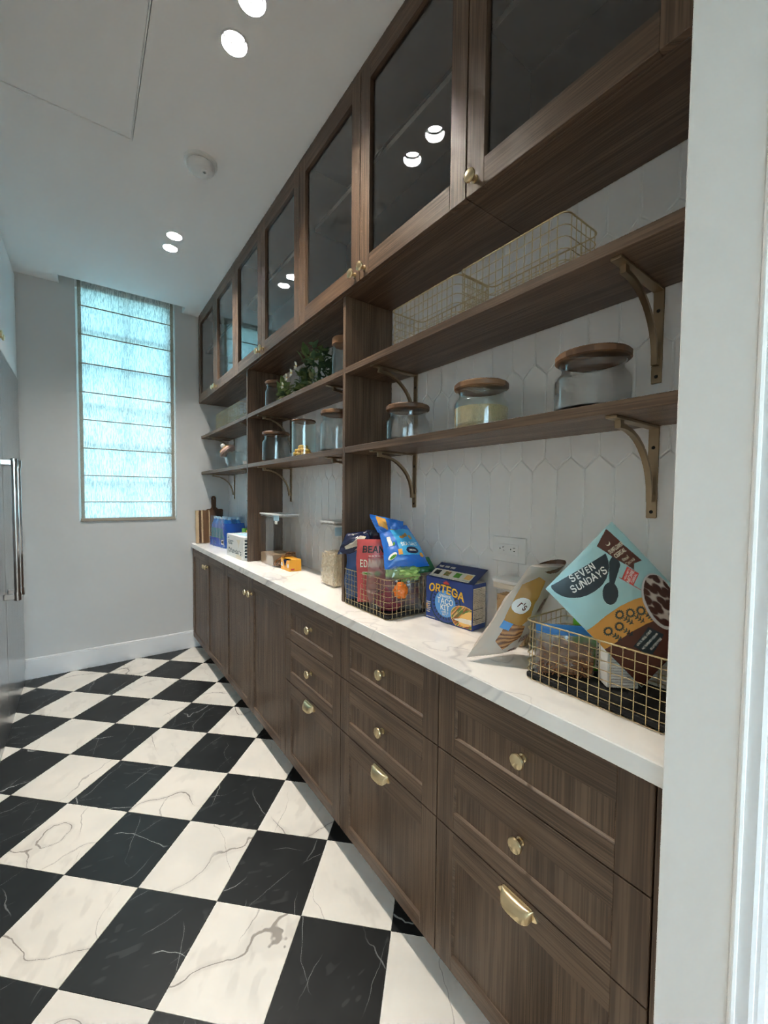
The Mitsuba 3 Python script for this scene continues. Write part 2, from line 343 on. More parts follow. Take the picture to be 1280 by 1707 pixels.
# ------------------------------------------------------------------ downlights
def downlight(x, y, c, label, lamp=LAMP):
    t = thing('downlight', label, 'ceiling light', 'recessed ceiling lights')
    prof = [(CAN_R - 0.0005, -0.0005), (CAN_R - 0.0005, 0.034), (CAN_R - 0.008, 0.052), (0.0, 0.052)]
    part(t, 'reflector', mv(lathe(prof, 36), x, y, CEIL), 'plastic_white', 40)
    part(t, 'trim_ring', mv(lathe([(CAN_R - 0.001, -0.0015), (CAN_R + 0.004, -0.0015), (CAN_R + 0.0045, -0.0002), (CAN_R - 0.001, -0.0002), (CAN_R - 0.001, -0.0015)], 36), x, y, CEIL), 'plastic_white', 40)
    part(t, 'baffle', mv(lathe([(0.0335, 0.036), (0.0365, 0.036), (0.0365, 0.051), (0.0335, 0.051), (0.0335, 0.036)], 36), x, y, CEIL), 'chrome', 40)
    d = lathe([(0.0, 0.040), (0.032, 0.040), (0.032, 0.044), (0.0, 0.044)], 28)
    k = part(t, 'lamp', mv(d, x, y, CEIL), 'lamp_glow_dummy')
    scene[k]['emitter'] = {'type': 'area', 'radiance': rgb(np.array(c) * lamp)}
WARM, COOL = (1.0, 0.82, 0.62), (1.0, 0.955, 0.885)
downlight(*LIGHTS[0], COOL, 'recessed downlight cut by the top edge, nearer of the near pair')
downlight(*LIGHTS[1], WARM, 'warm recessed downlight, farther of the near pair in the ceiling')
downlight(*LIGHTS[2], COOL, 'recessed downlight beyond the smoke detector, nearer of that far pair')
downlight(*LIGHTS[3], COOL, 'recessed downlight nearest the window, farther of the far pair')
for (x, y), w_ in zip(KLIGHTS, ('left of the doorway', 'right of the doorway', 'far back on the left', 'far back on the right')): downlight(x, y, COOL, 'recessed downlight of the room behind, ' + w_, 1.5 * LAMP)

# smoke detector
sd = thing('smoke_detector', 'round white smoke detector on the ceiling between the two pairs of downlights', 'smoke detector')
sx, sy = 0.463, 2.090
part(sd, 'base', mv(lathe([(0, 0), (0.071, 0), (0.071, -0.006), (0.069, -0.012), (0.060, -0.014), (0, -0.014)], 40), sx, sy, CEIL), 'plastic_white', 40)
part(sd, 'gap_ring', mv(lathe([(0, -0.013), (0.0575, -0.013), (0.0575, -0.018), (0, -0.018)], 40), sx, sy, CEIL), 'dark_gap', 40)
part(sd, 'cover', mv(lathe([(0, -0.0165), (0.060, -0.0165), (0.0605, -0.021), (0.058, -0.034), (0.052, -0.0405), (0.040, -0.0425), (0, -0.0425)], 40), sx, sy, CEIL), 'plastic_white', 40)
part(sd, 'sensor_plate', mv(tf(lathe([(0, -0.0415), (0.022, -0.0415), (0.021, -0.0455), (0.018, -0.0465), (0, -0.0465)], 28), np.diag([0.75, 1.2, 1, 1])), sx + 0.014, sy - 0.008, CEIL), 'plastic_white', 40)
gr = [bx(sx + 0.014 + 0.0035 * a - 0.001, sx + 0.014 + 0.0035 * a + 0.001, sy - 0.010 - h, sy - 0.010 + h, CEIL - 0.0472, CEIL - 0.0462, 0) for a, h in ((-2, .003), (-1, .006), (0, .007), (1, .006), (2, .003))]
part(sd, 'grille', cat(gr), 'dark_gap')

# ------------------------------------------------------------------ base cabinets
KNOB = tf(lathe([(0, 0), (0.0095, 0), (0.0095, 0.0022), (0.0062, 0.004), (0.0052, 0.011), (0.0075, 0.0150), (0.0155, 0.0180), (0.0172, 0.0215), (0.0160, 0.0255), (0.0105, 0.0285), (0, 0.0295)], 28), frame([0, 0, 0], [0, 1, 0], [0, 0, 1], [-1, 0, 0]) @ np.diag([1, 1, 1, 1]))
KNOB.fix_normals()
KNOB_PLY = mikit.ply(KNOB, 'brass', smooth=40)
def knob(parent, x, y, z):
    part(parent, 'knob', {**KNOB_PLY, 'to_world': T().translate([x, y, z])}, None)
def cup_pull_mesh():
    ns, nt = 25, 10; v = []
    for layer in (0, 1):
        for i in range(ns):
            s = -1 + 2 * i / (ns - 1); g = max(0.0, 1 - abs(s) ** 3.2) ** 0.42
            for j in range(nt):
                t = j / (nt - 1) * math.pi / 2
                d = (0.0235 if layer == 0 else 0.0215) * g
                out = d * math.sin(t) ** 0.75; dn = (0.030 if layer == 0 else 0.0285) * (1 - math.cos(t)) * (0.62 + 0.38 * g)
                v.append((-out - 0.001, (0.040 if layer == 0 else 0.0392) * s, 0.014 - dn))
    f = []
    for layer in (0, 1):
        o = layer * ns * nt
        for i in range(ns - 1):
            for j in range(nt - 1):
                a, b, c, d = o + i * nt + j, o + (i + 1) * nt + j, o + (i + 1) * nt + j + 1, o + i * nt + j + 1
                f += [[a, b, c], [a, c, d]] if layer == 0 else [[a, c, b], [a, d, c]]
    for i in range(ns - 1):
        a, b = i * nt + nt - 1, (i + 1) * nt + nt - 1; c, d = a + ns * nt, b + ns * nt
        f += [[a, b, d], [a, d, c]]
    m = trimesh.Trimesh(v, f, process=False)
    ears = []
    for s in (-1, 1):
        e = Polygon([(s * 0.034, 0.0155), (s * 0.047, 0.004), (s * 0.051, -0.0015), (s * 0.046, -0.006), (s * 0.034, -0.010)])
        ears.append(ext_x(e, -0.0028, 0.0028))
    lip = bx(-0.0032, 0, -0.036, 0.036, 0.0125, 0.0165, 0.001)
    return cat(m, ears, lip)
PULL_PLY = mikit.ply(cup_pull_mesh(), 'brass', smooth=35)
def shaker(parent, name, xf, y0, y1, z0, z1, sw, rt, rbm, th=0.020, rec=0.0065):
    """a five piece front facing -x: the panel is the part, stiles and rails its pieces"""
    k = part(parent, name, bx(xf + rec, xf + th - 0.002, y0 + sw - 0.006, y1 - sw + 0.006, z0 + rbm - 0.006, z1 - rt + 0.006, 0.0005), 'wood_upright')
    for a, b in ((y0, y0 + sw), (y1 - sw, y1)): part(k, 'stile', bx(xf, xf + th, a, b, z0, z1, 0.0012), 'wood_upright')
    for a, b in ((z0, z0 + rbm), (z1 - rt, z1)): part(k, 'rail', bx(xf, xf + th, y0 + sw, y1 - sw, a, b, 0.0012), 'wood_level')
    # small bevel inside the frame
    yi0, yi1, zi0, zi1 = y0 + sw, y1 - sw, z0 + rbm, z1 - rt; b = 0.005
    for q in ([(yi0, zi0), (yi1, zi0), (yi1 - b, zi0 + b), (yi0 + b, zi0 + b)], [(yi0, zi1), (yi1, zi1), (yi1 - b, zi1 - b), (yi0 + b, zi1 - b)],
              [(yi0, zi0), (yi0, zi1), (yi0 + b, zi1 - b), (yi0 + b, zi0 + b)], [(yi1, zi0), (yi1, zi1), (yi1 - b, zi1 - b), (yi1 - b, zi0 + b)]):
        pts = [(xf + 0.0012, *q[0]), (xf + 0.0012, *q[1]), (xf + rec + 0.002, *q[2]), (xf + rec + 0.002, *q[3]), (xf + rec + 0.002, *q[0]), (xf + rec + 0.002, *q[1])]
        part(k, 'bead', hull(np.array(pts)), 'wood_level')
    return k
GAP = 0.0016
YS = [0.262, 0.783, 1.304, 1.826, 2.857, 3.884]
def carcass(t, y0, y1):
    x0 = DX + 0.0215
    m = cat(bx(x0, TILEX - 0.005, y0, y0 + 0.018, 0.10, CTB - 0.001, 0), bx(x0, TILEX - 0.005, y1 - 0.018, y1, 0.10, CTB - 0.001, 0),
            bx(x0, TILEX - 0.005, y0 + 0.018, y1 - 0.018, 0.10, 0.118, 0), bx(TILEX - 0.012, TILEX - 0.005, y0 + 0.018, y1 - 0.018, 0.118, CTB - 0.001, 0))
    part(t, 'body', m, 'cabinet_dark')
    part(t, 'toe_kick', bx(0.843, 0.858, y0, y1, 0.0, 0.0995, 0), 'wood_level')
DRW = ['nearest three-drawer base cabinet, beside the white door jamb', 'middle one of the three walnut drawer cabinets, under the basket of snack bags', 'third walnut drawer cabinet, next to the double-door cabinets']
for n in range(3):
    y0, y1 = YS[n] + GAP, YS[n + 1] - GAP
    t = thing('drawer_cabinet', DRW[n], 'cabinet', 'base cabinets with drawers'); carcass(t, y0, y1)
    ym = (y0 + y1) / 2
    for z0, z1, kind in ((0.6895, 0.8885, 0), (0.489, 0.6865, 0), (0.104, 0.486, 1)):
        k = shaker(t, 'drawer', DX, y0, y1, z0, z1, 0.0605, 0.070, 0.051 if not kind else 0.044)
        if kind == 0: knob(k, DX + 0.0065, ym, 0.793 if z0 > 0.6 else 0.603)
        else: part(k, 'cup_pull', {**PULL_PLY, 'to_world': T().translate([DX, ym, 0.462])}, None)
DBL = ['walnut double-door base cabinet between the drawers and the far pair of doors', 'farthest walnut double-door base cabinet, against the window wall']
for n in range(2):
    y0, y1 = YS[3 + n] + GAP, YS[4 + n] - GAP
    t = thing('door_cabinet', DBL[n], 'cabinet', 'base cabinets with doors'); carcass(t, y0, y1)
    ym = (y0 + y1) / 2 + (0.0, -0.06)[n] * 0
    for a, b, s in ((y0, ym - GAP, 1), (ym + GAP, y1, -1)):
        k = shaker(t, 'door', DX, a, b, 0.104, 0.8885, 0.0605, 0.070, 0.044)
        knob(k, DX, (b - 0.030) if s == 1 else (a + 0.030), 0.797)
# end filler at the jamb
ef = thing('filler_strip', 'narrow dark walnut filler strip between the last drawers and the jamb', 'filler strip')
whole(ef, bx(DX + 0.001, 0.90, NEAR1 + 0.0008, 0.2605, 0.0, CTB - 0.001, 0.001), 'wood_upright')
# worktop
ct = thing('worktop', 'long white marble worktop with grey veins on the walnut base cabinets', 'worktop')
whole(ct, bx(CTX, TILEX + 0.004, NEAR1 + 0.0008, BACK - 0.0005, CTB, CTZ, 0.0022), 'worktop_marble')

# ------------------------------------------------------------------ wall cabinets with smoked glass doors
US = [0.262, 0.772, 1.288, 1.806, 2.313, 2.806, 3.316, 3.872]
def upper(t, y0, y1, doors):
    x1 = TILEX - 0.001; z0, z1 = UZ0 + 0.001, CEIL - 0.001
    part(t, 'bottom_panel', bx(CX, x1, y0, y1, z0, z0 + 0.02, 0.001), 'wood_level')
    part(t, 'side_panel', bx(CX + 0.0005, x1, y0, y0 + 0.018, z0 + 0.02, z1, 0), 'cabinet_dark')
    part(t, 'side_panel', bx(CX + 0.0005, x1, y1 - 0.018, y1, z0 + 0.02, z1, 0), 'cabinet_dark')
    part(t, 'top_panel', bx(CX, x1, y0 + 0.018, y1 - 0.018, z1 - 0.022, z1, 0), 'cabinet_dark')
    part(t, 'back_panel', bx(x1 - 0.008, x1, y0 + 0.018, y1 - 0.018, z0 + 0.02, z1 - 0.022, 0), 'cabinet_dark')
    part(t, 'inner_shelf', bx(CX + 0.05, x1 - 0.010, y0 + 0.0185, y1 - 0.0185, 2.603, 2.623, 0.001), 'shelf_pale')
    part(t, 'cornice', bx(UX + 0.002, CX, y0, y1, UZ1 + 0.003, CEIL - 0.0005, 0.001), 'wood_level')
    for a, b, side in doors:
        a += GAP; b -= GAP; sw, rt, rbm, th = 0.058, 0.063, 0.070, 0.0185
        q = np.array([[UX + 0.012, a + sw - .005, UZ0 + rbm - .005], [UX + 0.012, b - sw + .005, UZ0 + rbm - .005], [UX + 0.012, b - sw + .005, UZ1 - rt + .005], [UX + 0.012, a + sw - .005, UZ1 - rt + .005]])
        k = part(t, 'door', bx(UX, UX + th, a, a + sw, UZ0, UZ1, 0.0012), 'wood_upright')
        part(k, 'stile', bx(UX, UX + th, b - sw, b, UZ0, UZ1, 0.0012), 'wood_upright')
        for za, zb in ((UZ0, UZ0 + rbm), (UZ1 - rt, UZ1)): part(k, 'rail', bx(UX, UX + th, a + sw, b - sw, za, zb, 0.0012), 'wood_level')
        part(k, 'pane', trimesh.Trimesh(q, [[0, 1, 2], [0, 2, 3]], process=False), 'smoked_glass', label='dark smoked glass pane')
        knob(k, UX, (a + 0.030) if side < 0 else (b - 0.030), 2.186)
paint('shelf_pale', (0.30, 0.29, 0.27), 0.5, 0.3)
UL = ['nearest wall cabinet with a single smoked glass door, above the long basket shelf', 'wall cabinet pair of smoked glass doors mirroring the near downlights, over the first upright', 'wall cabinet pair of smoked glass doors above the plant shelf', 'farthest wall cabinet pair of smoked glass doors, beside the window']
for n, (i0, i1) in enumerate(((0, 1), (1, 3), (3, 5), (5, 7))):
    t = thing('wall_cabinet', UL[n], 'cabinet', 'wall cabinets with smoked glass doors')
    if n == 0: dd = [(US[0], US[1], 1)]
    else: dd = [(US[i0], US[i0 + 1], 1), (US[i0 + 1], US[i0 + 2], -1)]
    upper(t, US[i0] + 0.0005, US[i1] - 0.0005, dd)
ef2 = thing('filler_strip', 'walnut filler strip between the first wall cabinet and the white jamb', 'filler strip')
whole(ef2, bx(UX + 0.003, 0.90, NEAR1 + 0.0008, US[0] - 0.001, UZ0, CEIL - 0.001, 0.001), 'wood_upright')

# ------------------------------------------------------------------ uprights, shelves and brackets
for y, lb in ((POST1, 'tall walnut upright panel beside the basket of snack bags'), (POST2, 'farther walnut upright panel, beside the white wine box')):
    t = thing('upright_panel', lb, 'panel', 'uprights between worktop and wall cabinets')
    whole(t, bx(CX, TILEX - 0.0008, y, y + POST_T, CTZ + 0.0004, UZ0 + 0.0005, 0.001), 'wood_upright')
BAYS = [(NEAR1 + 0.001, POST1 - 0.0005), (POST1 + POST_T + 0.0005, POST2 - 0.0005), (POST2 + POST_T + 0.0005, BACK - 0.001)]
SL = [['upper walnut shelf of the near bay, carrying the long wire baskets', 'lower walnut shelf of the near bay, carrying three glass jars'],
      ['upper walnut shelf of the middle bay, carrying the green plant', 'lower walnut shelf of the middle bay, with the jar of yellow pieces'],
      ['upper walnut shelf of the far bay, carrying a wire basket', 'lower walnut shelf of the far bay, with the tilted candy jar']]
for (a, b), lb in zip(BAYS, SL):
    for z, l in zip((SH_UP, SH_LO), lb):
        t = thing('wall_shelf', l, 'shelf', 'walnut shelves between the uprights')
        whole(t, bx(CX, TILEX - 0.0008, a, b, z - SH_T, z, 0.0012), 'wood_level')
def bracket_meshes(y, zt):
    w = 0.011
    plate = bx(TILEX - 0.0055, TILEX - 0.0008, y - w, y + w, zt - 0.215, zt - 0.0005, 0.0008)
    arm = bx(0.862, TILEX - 0.0055, y - w, y + w, zt - 0.0065, zt - 0.0005, 0.0008)
    an = np.linspace(0, math.pi / 2, 22)
    cx_, cz_ = 0.905, zt - 0.172                                # quarter arc from the arm's tip down to the plate
    ax, az = TILEX - 0.012 - cx_, 0.158
    out = [(cx_ + ax * math.sin(t), cz_ + az * math.cos(t)) for t in an]
    inn = [(x, z) for x, z in [(cx_ + (ax - 0.009) * math.sin(t), cz_ + (az - 0.009) * math.cos(t)) for t in an]]
    poly = Polygon([(cx_ - 0.012, out[0][1] + 0.0002)] + out + [(out[-1][0], cz_ - 0.004)] + [(inn[-1][0], cz_ - 0.004)] + inn[::-1] + [(cx_ - 0.012, inn[0][1])])
    brace = ext_y(poly.buffer(0), y + 0.006, 0.012)
    web = bx(TILEX - 0.012 - 0.002, TILEX - 0.005, y - 0.006, y + 0.006, cz_ - 0.004, cz_ + 0.012, 0.0005)
    strut = bx(cx_ - 0.012, cx_ + 0.004, y - 0.006, y + 0.006, cz_ + az - 0.009, zt - 0.006, 0.0005)
    scr = [mv(tf(lathe([(0, 0), (0.0042, 0), (0.0036, 0.0012), (0, 0.0014)], 14), frame([0, 0, 0], [0, 1, 0], [0, 0, 1], [-1, 0, 0])), TILEX - 0.0054, y, zt - dz) for dz in (0.050, 0.200)]
    for s in scr: s.fix_normals()
    return plate, arm, cat(brace, web, strut), scr
BR = [(0.400, 'near bay at the jamb end'), (1.257, 'near bay beside the upright'), (1.605, 'middle bay at its near end'), (2.476, 'middle bay at its far end'), (2.82, 'far bay at its near end'), (3.697, 'far bay at the window wall')]
for y, where in BR:
    for z, lv in ((SH_UP, 'upper'), (SH_LO, 'lower')):
        t = thing('shelf_bracket', f'curved antique bronze bracket under the {lv} shelf, {where}', 'bracket', 'curved shelf brackets')
        plate, arm, brace, scr = bracket_meshes(y, z - SH_T)
        part(t, 'wall_plate', plate, 'bronze'); part(t, 'arm', arm, 'bronze'); part(t, 'brace', brace, 'bronze', 30)
        for s in scr: part(t, 'screw', s, 'black_rubber', 40)

# ------------------------------------------------------------------ refrigerator and the cabinet above it
FX = -0.356; FS = 3.045
rf = thing('refrigerator', 'tall stainless steel refrigerator with tubular handles at the left edge', 'refrigerator')
part(rf, 'body', bx(LEFT + 0.001, FX - 0.0105, 2.16, 3.83, 0.0, 2.145, 0.001), 'dark_gap')
part(rf, 'toe_grille', bx(FX - 0.0105, FX - 0.004, 2.16, 3.83, 0.004, 0.095, 0.001), 'stainless')
for a, b, s in ((2.16, FS - 0.002, 1), (FS + 0.002, 3.83, -1)):
    d = part(rf, 'door', bx(FX - 0.010, FX, a, b, 0.10, 2.145, 0.003), 'stainless')
    hy = (FS - 0.075) if s == 1 else (FS + 0.075); hx = FX + 0.056
    part(d, 'handle', mv(lathe([(0, 0.80), (0.0135, 0.80), (0.0135, 1.515), (0, 1.515)], 24), hx, hy, 0), 'chrome', 40)
    for z in (0.775, 1.505):
        part(d, 'handle_mount', cat(mv(lathe([(0, z), (0.0165, z), (0.0165, z + 0.042), (0, z + 0.042)], 24), hx, hy, 0), bx(FX, hx, hy - 0.011, hy + 0.011, z + 0.006, z + 0.036, 0.003)), 'chrome', 40)
oc = thing('over_fridge_cabinet', 'white painted cabinet above the refrigerator with a brass knob', 'cabinet')
part(oc, 'body', bx(LEFT + 0.001, FX - 0.027, 2.16, 3.875, 2.165, CEIL - 0.001, 0.001), 'trim_white')
for a, b in ((2.165, FS - 0.002), (FS + 0.002, 3.872)):
    d = part(oc, 'door', bx(FX - 0.026, FX - 0.008, a, b, 2.168, CEIL - 0.03, 0.002), 'trim_white')
    kk = mikit.ply(tf(KNOB, np.diag([-1.0, 1, 1, 1])), 'brass', smooth=40)
    part(d, 'knob', {**kk, 'to_world': T().translate([FX - 0.008, FS + (0.035 if a > 3 else -0.035), 2.215])}, None)

# ------------------------------------------------------------------ printing on surfaces
def txt(s, h, x=0, y=0, rot=0, sx=1.0, bold=True, anchor='c', arc=None):
    m = meshkit.text_mesh(s, h, 0.0003, bold)
    b = m.bounds; m.apply_translation([-(b[0, 0] + b[1, 0]) / 2 if anchor == 'c' else -b[0, 0], -(b[0, 1] + b[1, 1]) / 2, 0])
    v = m.vertices.copy(); v[:, 0] *= sx
    if arc is not None: v[:, 1] += arc * v[:, 0] ** 2
    c, sn = math.cos(math.radians(rot)), math.sin(math.radians(rot))
    m.vertices = np.stack([v[:, 0] * c - v[:, 1] * sn + x, v[:, 0] * sn + v[:, 1] * c + y, v[:, 2]], 1)
    return m
def pol(poly, t=0.0003): return extr(poly, t)
def ell(x, y, a, b, rot=0): return affinity.translate(affinity.rotate(affinity.scale(Point(0, 0).buffer(1, 16), a, b), rot), x, y)
def rect(x0, y0, x1, y1, rot=0): return affinity.rotate(sbox(x0, y0, x1, y1), rot)
class Flat:
    """a flat printed face: x along ex, y along ey, out along ez"""
    def __init__(s, o, ex, ey):
        s.o, s.ex, s.ey = np.array(o, float), np.array(ex, float), np.array(ey, float); s.ex /= np.linalg.norm(s.ex); s.ey -= s.ex * (s.ey @ s.ex); s.ey /= np.linalg.norm(s.ey)
        s.ez = np.cross(s.ex, s.ey)
    def S(s, uv): return s.o + uv[:, :1] * s.ex + uv[:, 1:2] * s.ey, np.tile(s.ez, (len(uv), 1))
    size = None
class Bag:
    """a filled pouch: u across [-w/2, w/2], v up [0, h], front and back sheets welded along the edges"""
    def __init__(s, o, ex, ey, w, h, D, prof=None, wr=0.004, freq=22, seed=1, taper=0.0, bend=0.0, nu=26, nv=32, edge=0.75):
        f = Flat(o, ex, ey); s.o, s.ex, s.ey, s.ez = f.o, f.ex, np.array(ey, float) / np.linalg.norm(ey), f.ez
        s.w, s.h, s.D, s.wr, s.freq, s.seed, s.taper, s.bend, s.nu, s.nv, s.edge = w, h, D, wr, freq, seed, taper, bend, nu, nv, edge
        s.prof = prof or (lambda t: np.clip(np.sin(np.pi * np.clip(t, 0, 1)), 0, 1) ** 0.55)
        s.size = 0.007
    def local(s, uv, side):
        u, v = uv[:, 0], uv[:, 1]; t = v / s.h
        e = np.clip(1 - np.abs(2 * u / s.w) ** 2, 0, 1) ** s.edge
        q = np.stack([u * s.freq, v * s.freq, np.full_like(u, side * 3.3)], 1)
        n = meshkit.fbm(q, 3, s.seed) - 0.5
        n2 = meshkit.noise(q * [0.5, 2.6, 1], s.seed + 9) - 0.5
        d = side * (s.D / 2 * e * s.prof(t)) + s.wr * (n + 0.5 * n2) * (0.3 + 0.7 * np.minimum(1, 4 * e)) + s.bend * (t - 0.5) ** 2
        m = meshkit.noise(np.stack([v * s.freq * 0.6, u * 0, u * 0 + side * 0], 1), s.seed + 4) - 0.5
        x = u * (1 - s.taper * t) + s.wr * 1.2 * m
        return np.stack([x, v, d], 1)
    def world(s, L): return s.o + L[:, :1] * s.ex + L[:, 1:2] * s.ey + L[:, 2:3] * s.ez
    def S(s, uv):
        p = s.world(s.local(uv, 1)); e = 1e-3
        a = s.world(s.local(uv + [e, 0], 1)) - s.world(s.local(uv - [e, 0], 1)); b = s.world(s.local(uv + [0, e], 1)) - s.world(s.local(uv - [0, e], 1))
        n = np.cross(a, b); n /= np.linalg.norm(n, axis=1, keepdims=True) + 1e-12
        return p, n
    def mesh(s):
        us, vs = np.linspace(-s.w / 2, s.w / 2, s.nu), np.linspace(0, s.h, s.nv)
        uu, vv = np.meshgrid(us, vs); uv = np.stack([uu.ravel(), vv.ravel()], 1)
        A, B = s.world(s.local(uv, 1)), s.world(s.local(uv, -1))
        edge = (np.abs(np.abs(uv[:, 0]) - s.w / 2) < 1e-9) | (uv[:, 1] < 1e-9) | (np.abs(uv[:, 1] - s.h) < 1e-9)
        B[edge] = A[edge]
        f = []
        for i in range(s.nv - 1):
            for j in range(s.nu - 1):
                a = i * s.nu + j; f += [[a, a + 1, a + s.nu + 1], [a, a + s.nu + 1, a + s.nu]]
        f = np.array(f); n = len(A)
        m = trimesh.Trimesh(np.vstack([A, B]), np.vstack([f, f[:, ::-1] + n]), process=False); m.merge_vertices(); return m
def wrap(m, face, off):
    """lays a flat mesh (x, y, thickness z) on a face"""
    if face.size:
        v, f = trimesh.remesh.subdivide_to_size(m.vertices, m.faces, face.size, max_iter=6); m = trimesh.Trimesh(v, f, process=False)
    p, n = face.S(np.asarray(m.vertices[:, :2])); return trimesh.Trimesh(p + n * (off + m.vertices[:, 2:3]), m.faces, process=False)
def printed(parent, name, ms, face, bsdf, off=0.0006, smooth=False, label=None):
    ms = ms if isinstance(ms, list) else [ms]
    ms = [pol(m) if not isinstance(m, trimesh.Trimesh) else m for m in ms]
    k = part(parent, name, wrap(cat(ms), face, off), bsdf, smooth, label)
    return k
def colour(name, c, rough=0.45, spec=0.45, **kw): return paint(name, c, rough, spec, **kw)
for nm, c in dict(ink_white=(0.80, 0.80, 0.78), ink_black=(0.02, 0.02, 0.022), ink_navy=(0.018, 0.042, 0.060), ink_red=(0.55, 0.055, 0.05), ink_yellow=(0.82, 0.48, 0.05), ink_brown=(0.105, 0.030, 0.018),
                  ink_ochre=(0.72, 0.36, 0.07), ink_green=(0.09, 0.30, 0.03), ink_grey=(0.42, 0.40, 0.38), ink_sky=(0.10, 0.30, 0.62), ink_cream=(0.72, 0.66, 0.54), ink_teal=(0.02, 0.36, 0.33), ink_pink=(0.62, 0.22, 0.16), ink_tan=(0.42, 0.22, 0.07)).items():
    colour(nm, c)

# ------------------------------------------------------------------ wire baskets
WR = 0.00105
def basket(x0, x1, y0, y1, z0, h, label, tray=False, group='wire baskets', nring=7):
    t = thing('wire_basket', label, 'basket', group); rc = 0.018
    def loop(ins):
        a0, a1, b0, b1 = x0 + ins, x1 - ins, y0 + ins, y1 - ins; pts = []
        for cx_, cy_, s in ((a1 - rc, b1 - rc, 0), (a0 + rc, b1 - rc, 90), (a0 + rc, b0 + rc, 180), (a1 - rc, b0 + rc, 270)):
            for q in range(5): an = math.radians(s + 22.5 * q); pts.append((cx_ + rc * math.cos(an), cy_ + rc * math.sin(an), 0.0))
        return np.array(pts)
    part(t, 'rim', mv(tube(loop(0), 0.0019, 8, True), z=z0 + h), 'brass_wire', True)
    ring = mikit.ply(tube(loop(0.001), WR, 6, True), 'brass_wire', smooth=True)
    for i in range(nring):
        z = z0 + 0.003 + (h - 0.003) * i / nring
        part(t, 'ring_wire', {**ring, 'to_world': T().translate([0, 0, float(z)])}, None)
    ny = int(round((y1 - y0) / 0.0215)); ua = tube([(x0, 0, z0 + h), (x0, 0, z0 + 0.006), (x0 + 0.005, 0, z0 + WR), (x1 - 0.005, 0, z0 + WR), (x1, 0, z0 + 0.006), (x1, 0, z0 + h)], WR, 6)
    U = mikit.ply(ua, 'brass_wire', smooth=True)
    for i in range(1, ny):
        part(t, 'cross_wire', {**U, 'to_world': T().translate([0, float(y0 + (y1 - y0) * i / ny), 0])}, None)
    nx = int(round((x1 - x0) / 0.0215)); ub = tube([(0, y0, z0 + h), (0, y0, z0 + 0.006), (0, y0 + 0.005, z0 + WR), (0, y1 - 0.005, z0 + WR), (0, y1, z0 + 0.006), (0, y1, z0 + h)], WR, 6)
    V = mikit.ply(ub, 'brass_wire', smooth=True)
    for i in range(1, nx):
        part(t, 'cross_wire', {**V, 'to_world': T().translate([float(x0 + (x1 - x0) * i / nx), 0, 0])}, None)
    if tray: part(t, 'liner', bx(x0 + 0.004, x1 - 0.004, y0 + 0.004, y1 - 0.004, z0 + 0.004, z0 + 0.016, 0.002), 'black_rubber', label='black plastic liner in the bottom')
    return t
basket(0.876, 1.022, 0.515, 0.838, SH_UP + 0.0005, 0.134, 'empty brass wire basket on the upper shelf, nearer the jamb', nring=5)
basket(0.876, 1.022, 0.844, 1.160, SH_UP + 0.0005, 0.134, 'empty brass wire basket on the upper shelf, beside the upright', nring=5)
basket(0.866, 1.022, 2.84, 3.478, SH_UP + 0.0005, 0.122, 'long empty brass wire basket on the far upper shelf by the window', nring=6)
basket(0.838, 1.022, 1.112, 1.410, CTZ + 0.0005, 0.142, 'brass wire basket on the worktop heaped with snack and produce bags', True)
B2 = basket(0.850, 1.030, 0.268, 0.578, CTZ + 0.0005, 0.142, 'brass wire basket on the worktop holding the tilted pale blue cereal pouch', True)

# ------------------------------------------------------------------ glass jars with wooden lids
def lidwood(p, n, uv):
    st = cell_rand(dr.floor((p.x + p.y) / 0.052 + 0.3), 3, dr.floor(p.z * 4))
    g = fbm((p.x + p.y) * 90, (p.x - p.y) * 8, p.z * 40)
    return mix((0.085, 0.042, 0.022), (0.27, 0.145, 0.075), dr.clip(0.75 * st * st + 0.5 * g - 0.15, 0, 1))
mat('lid_wood', {'type': 'principled', 'base_color': proc(lidwood), 'roughness': 0.4, 'specular': 0.4})
scene['thick_glass'] = {'type': 'dielectric', 'int_ior': 1.5, 'specular_transmittance': rgb((0.90, 0.95, 0.94))}
scene['jar_glass'] = {'type': 'dielectric', 'int_ior': 1.48, 'specular_transmittance': rgb((0.984, 0.992, 0.990))}
scene['gasket'] = {'type': 'thindielectric', 'int_ior': 1.4, 'specular_transmittance': rgb((0.72, 0.75, 0.74))}
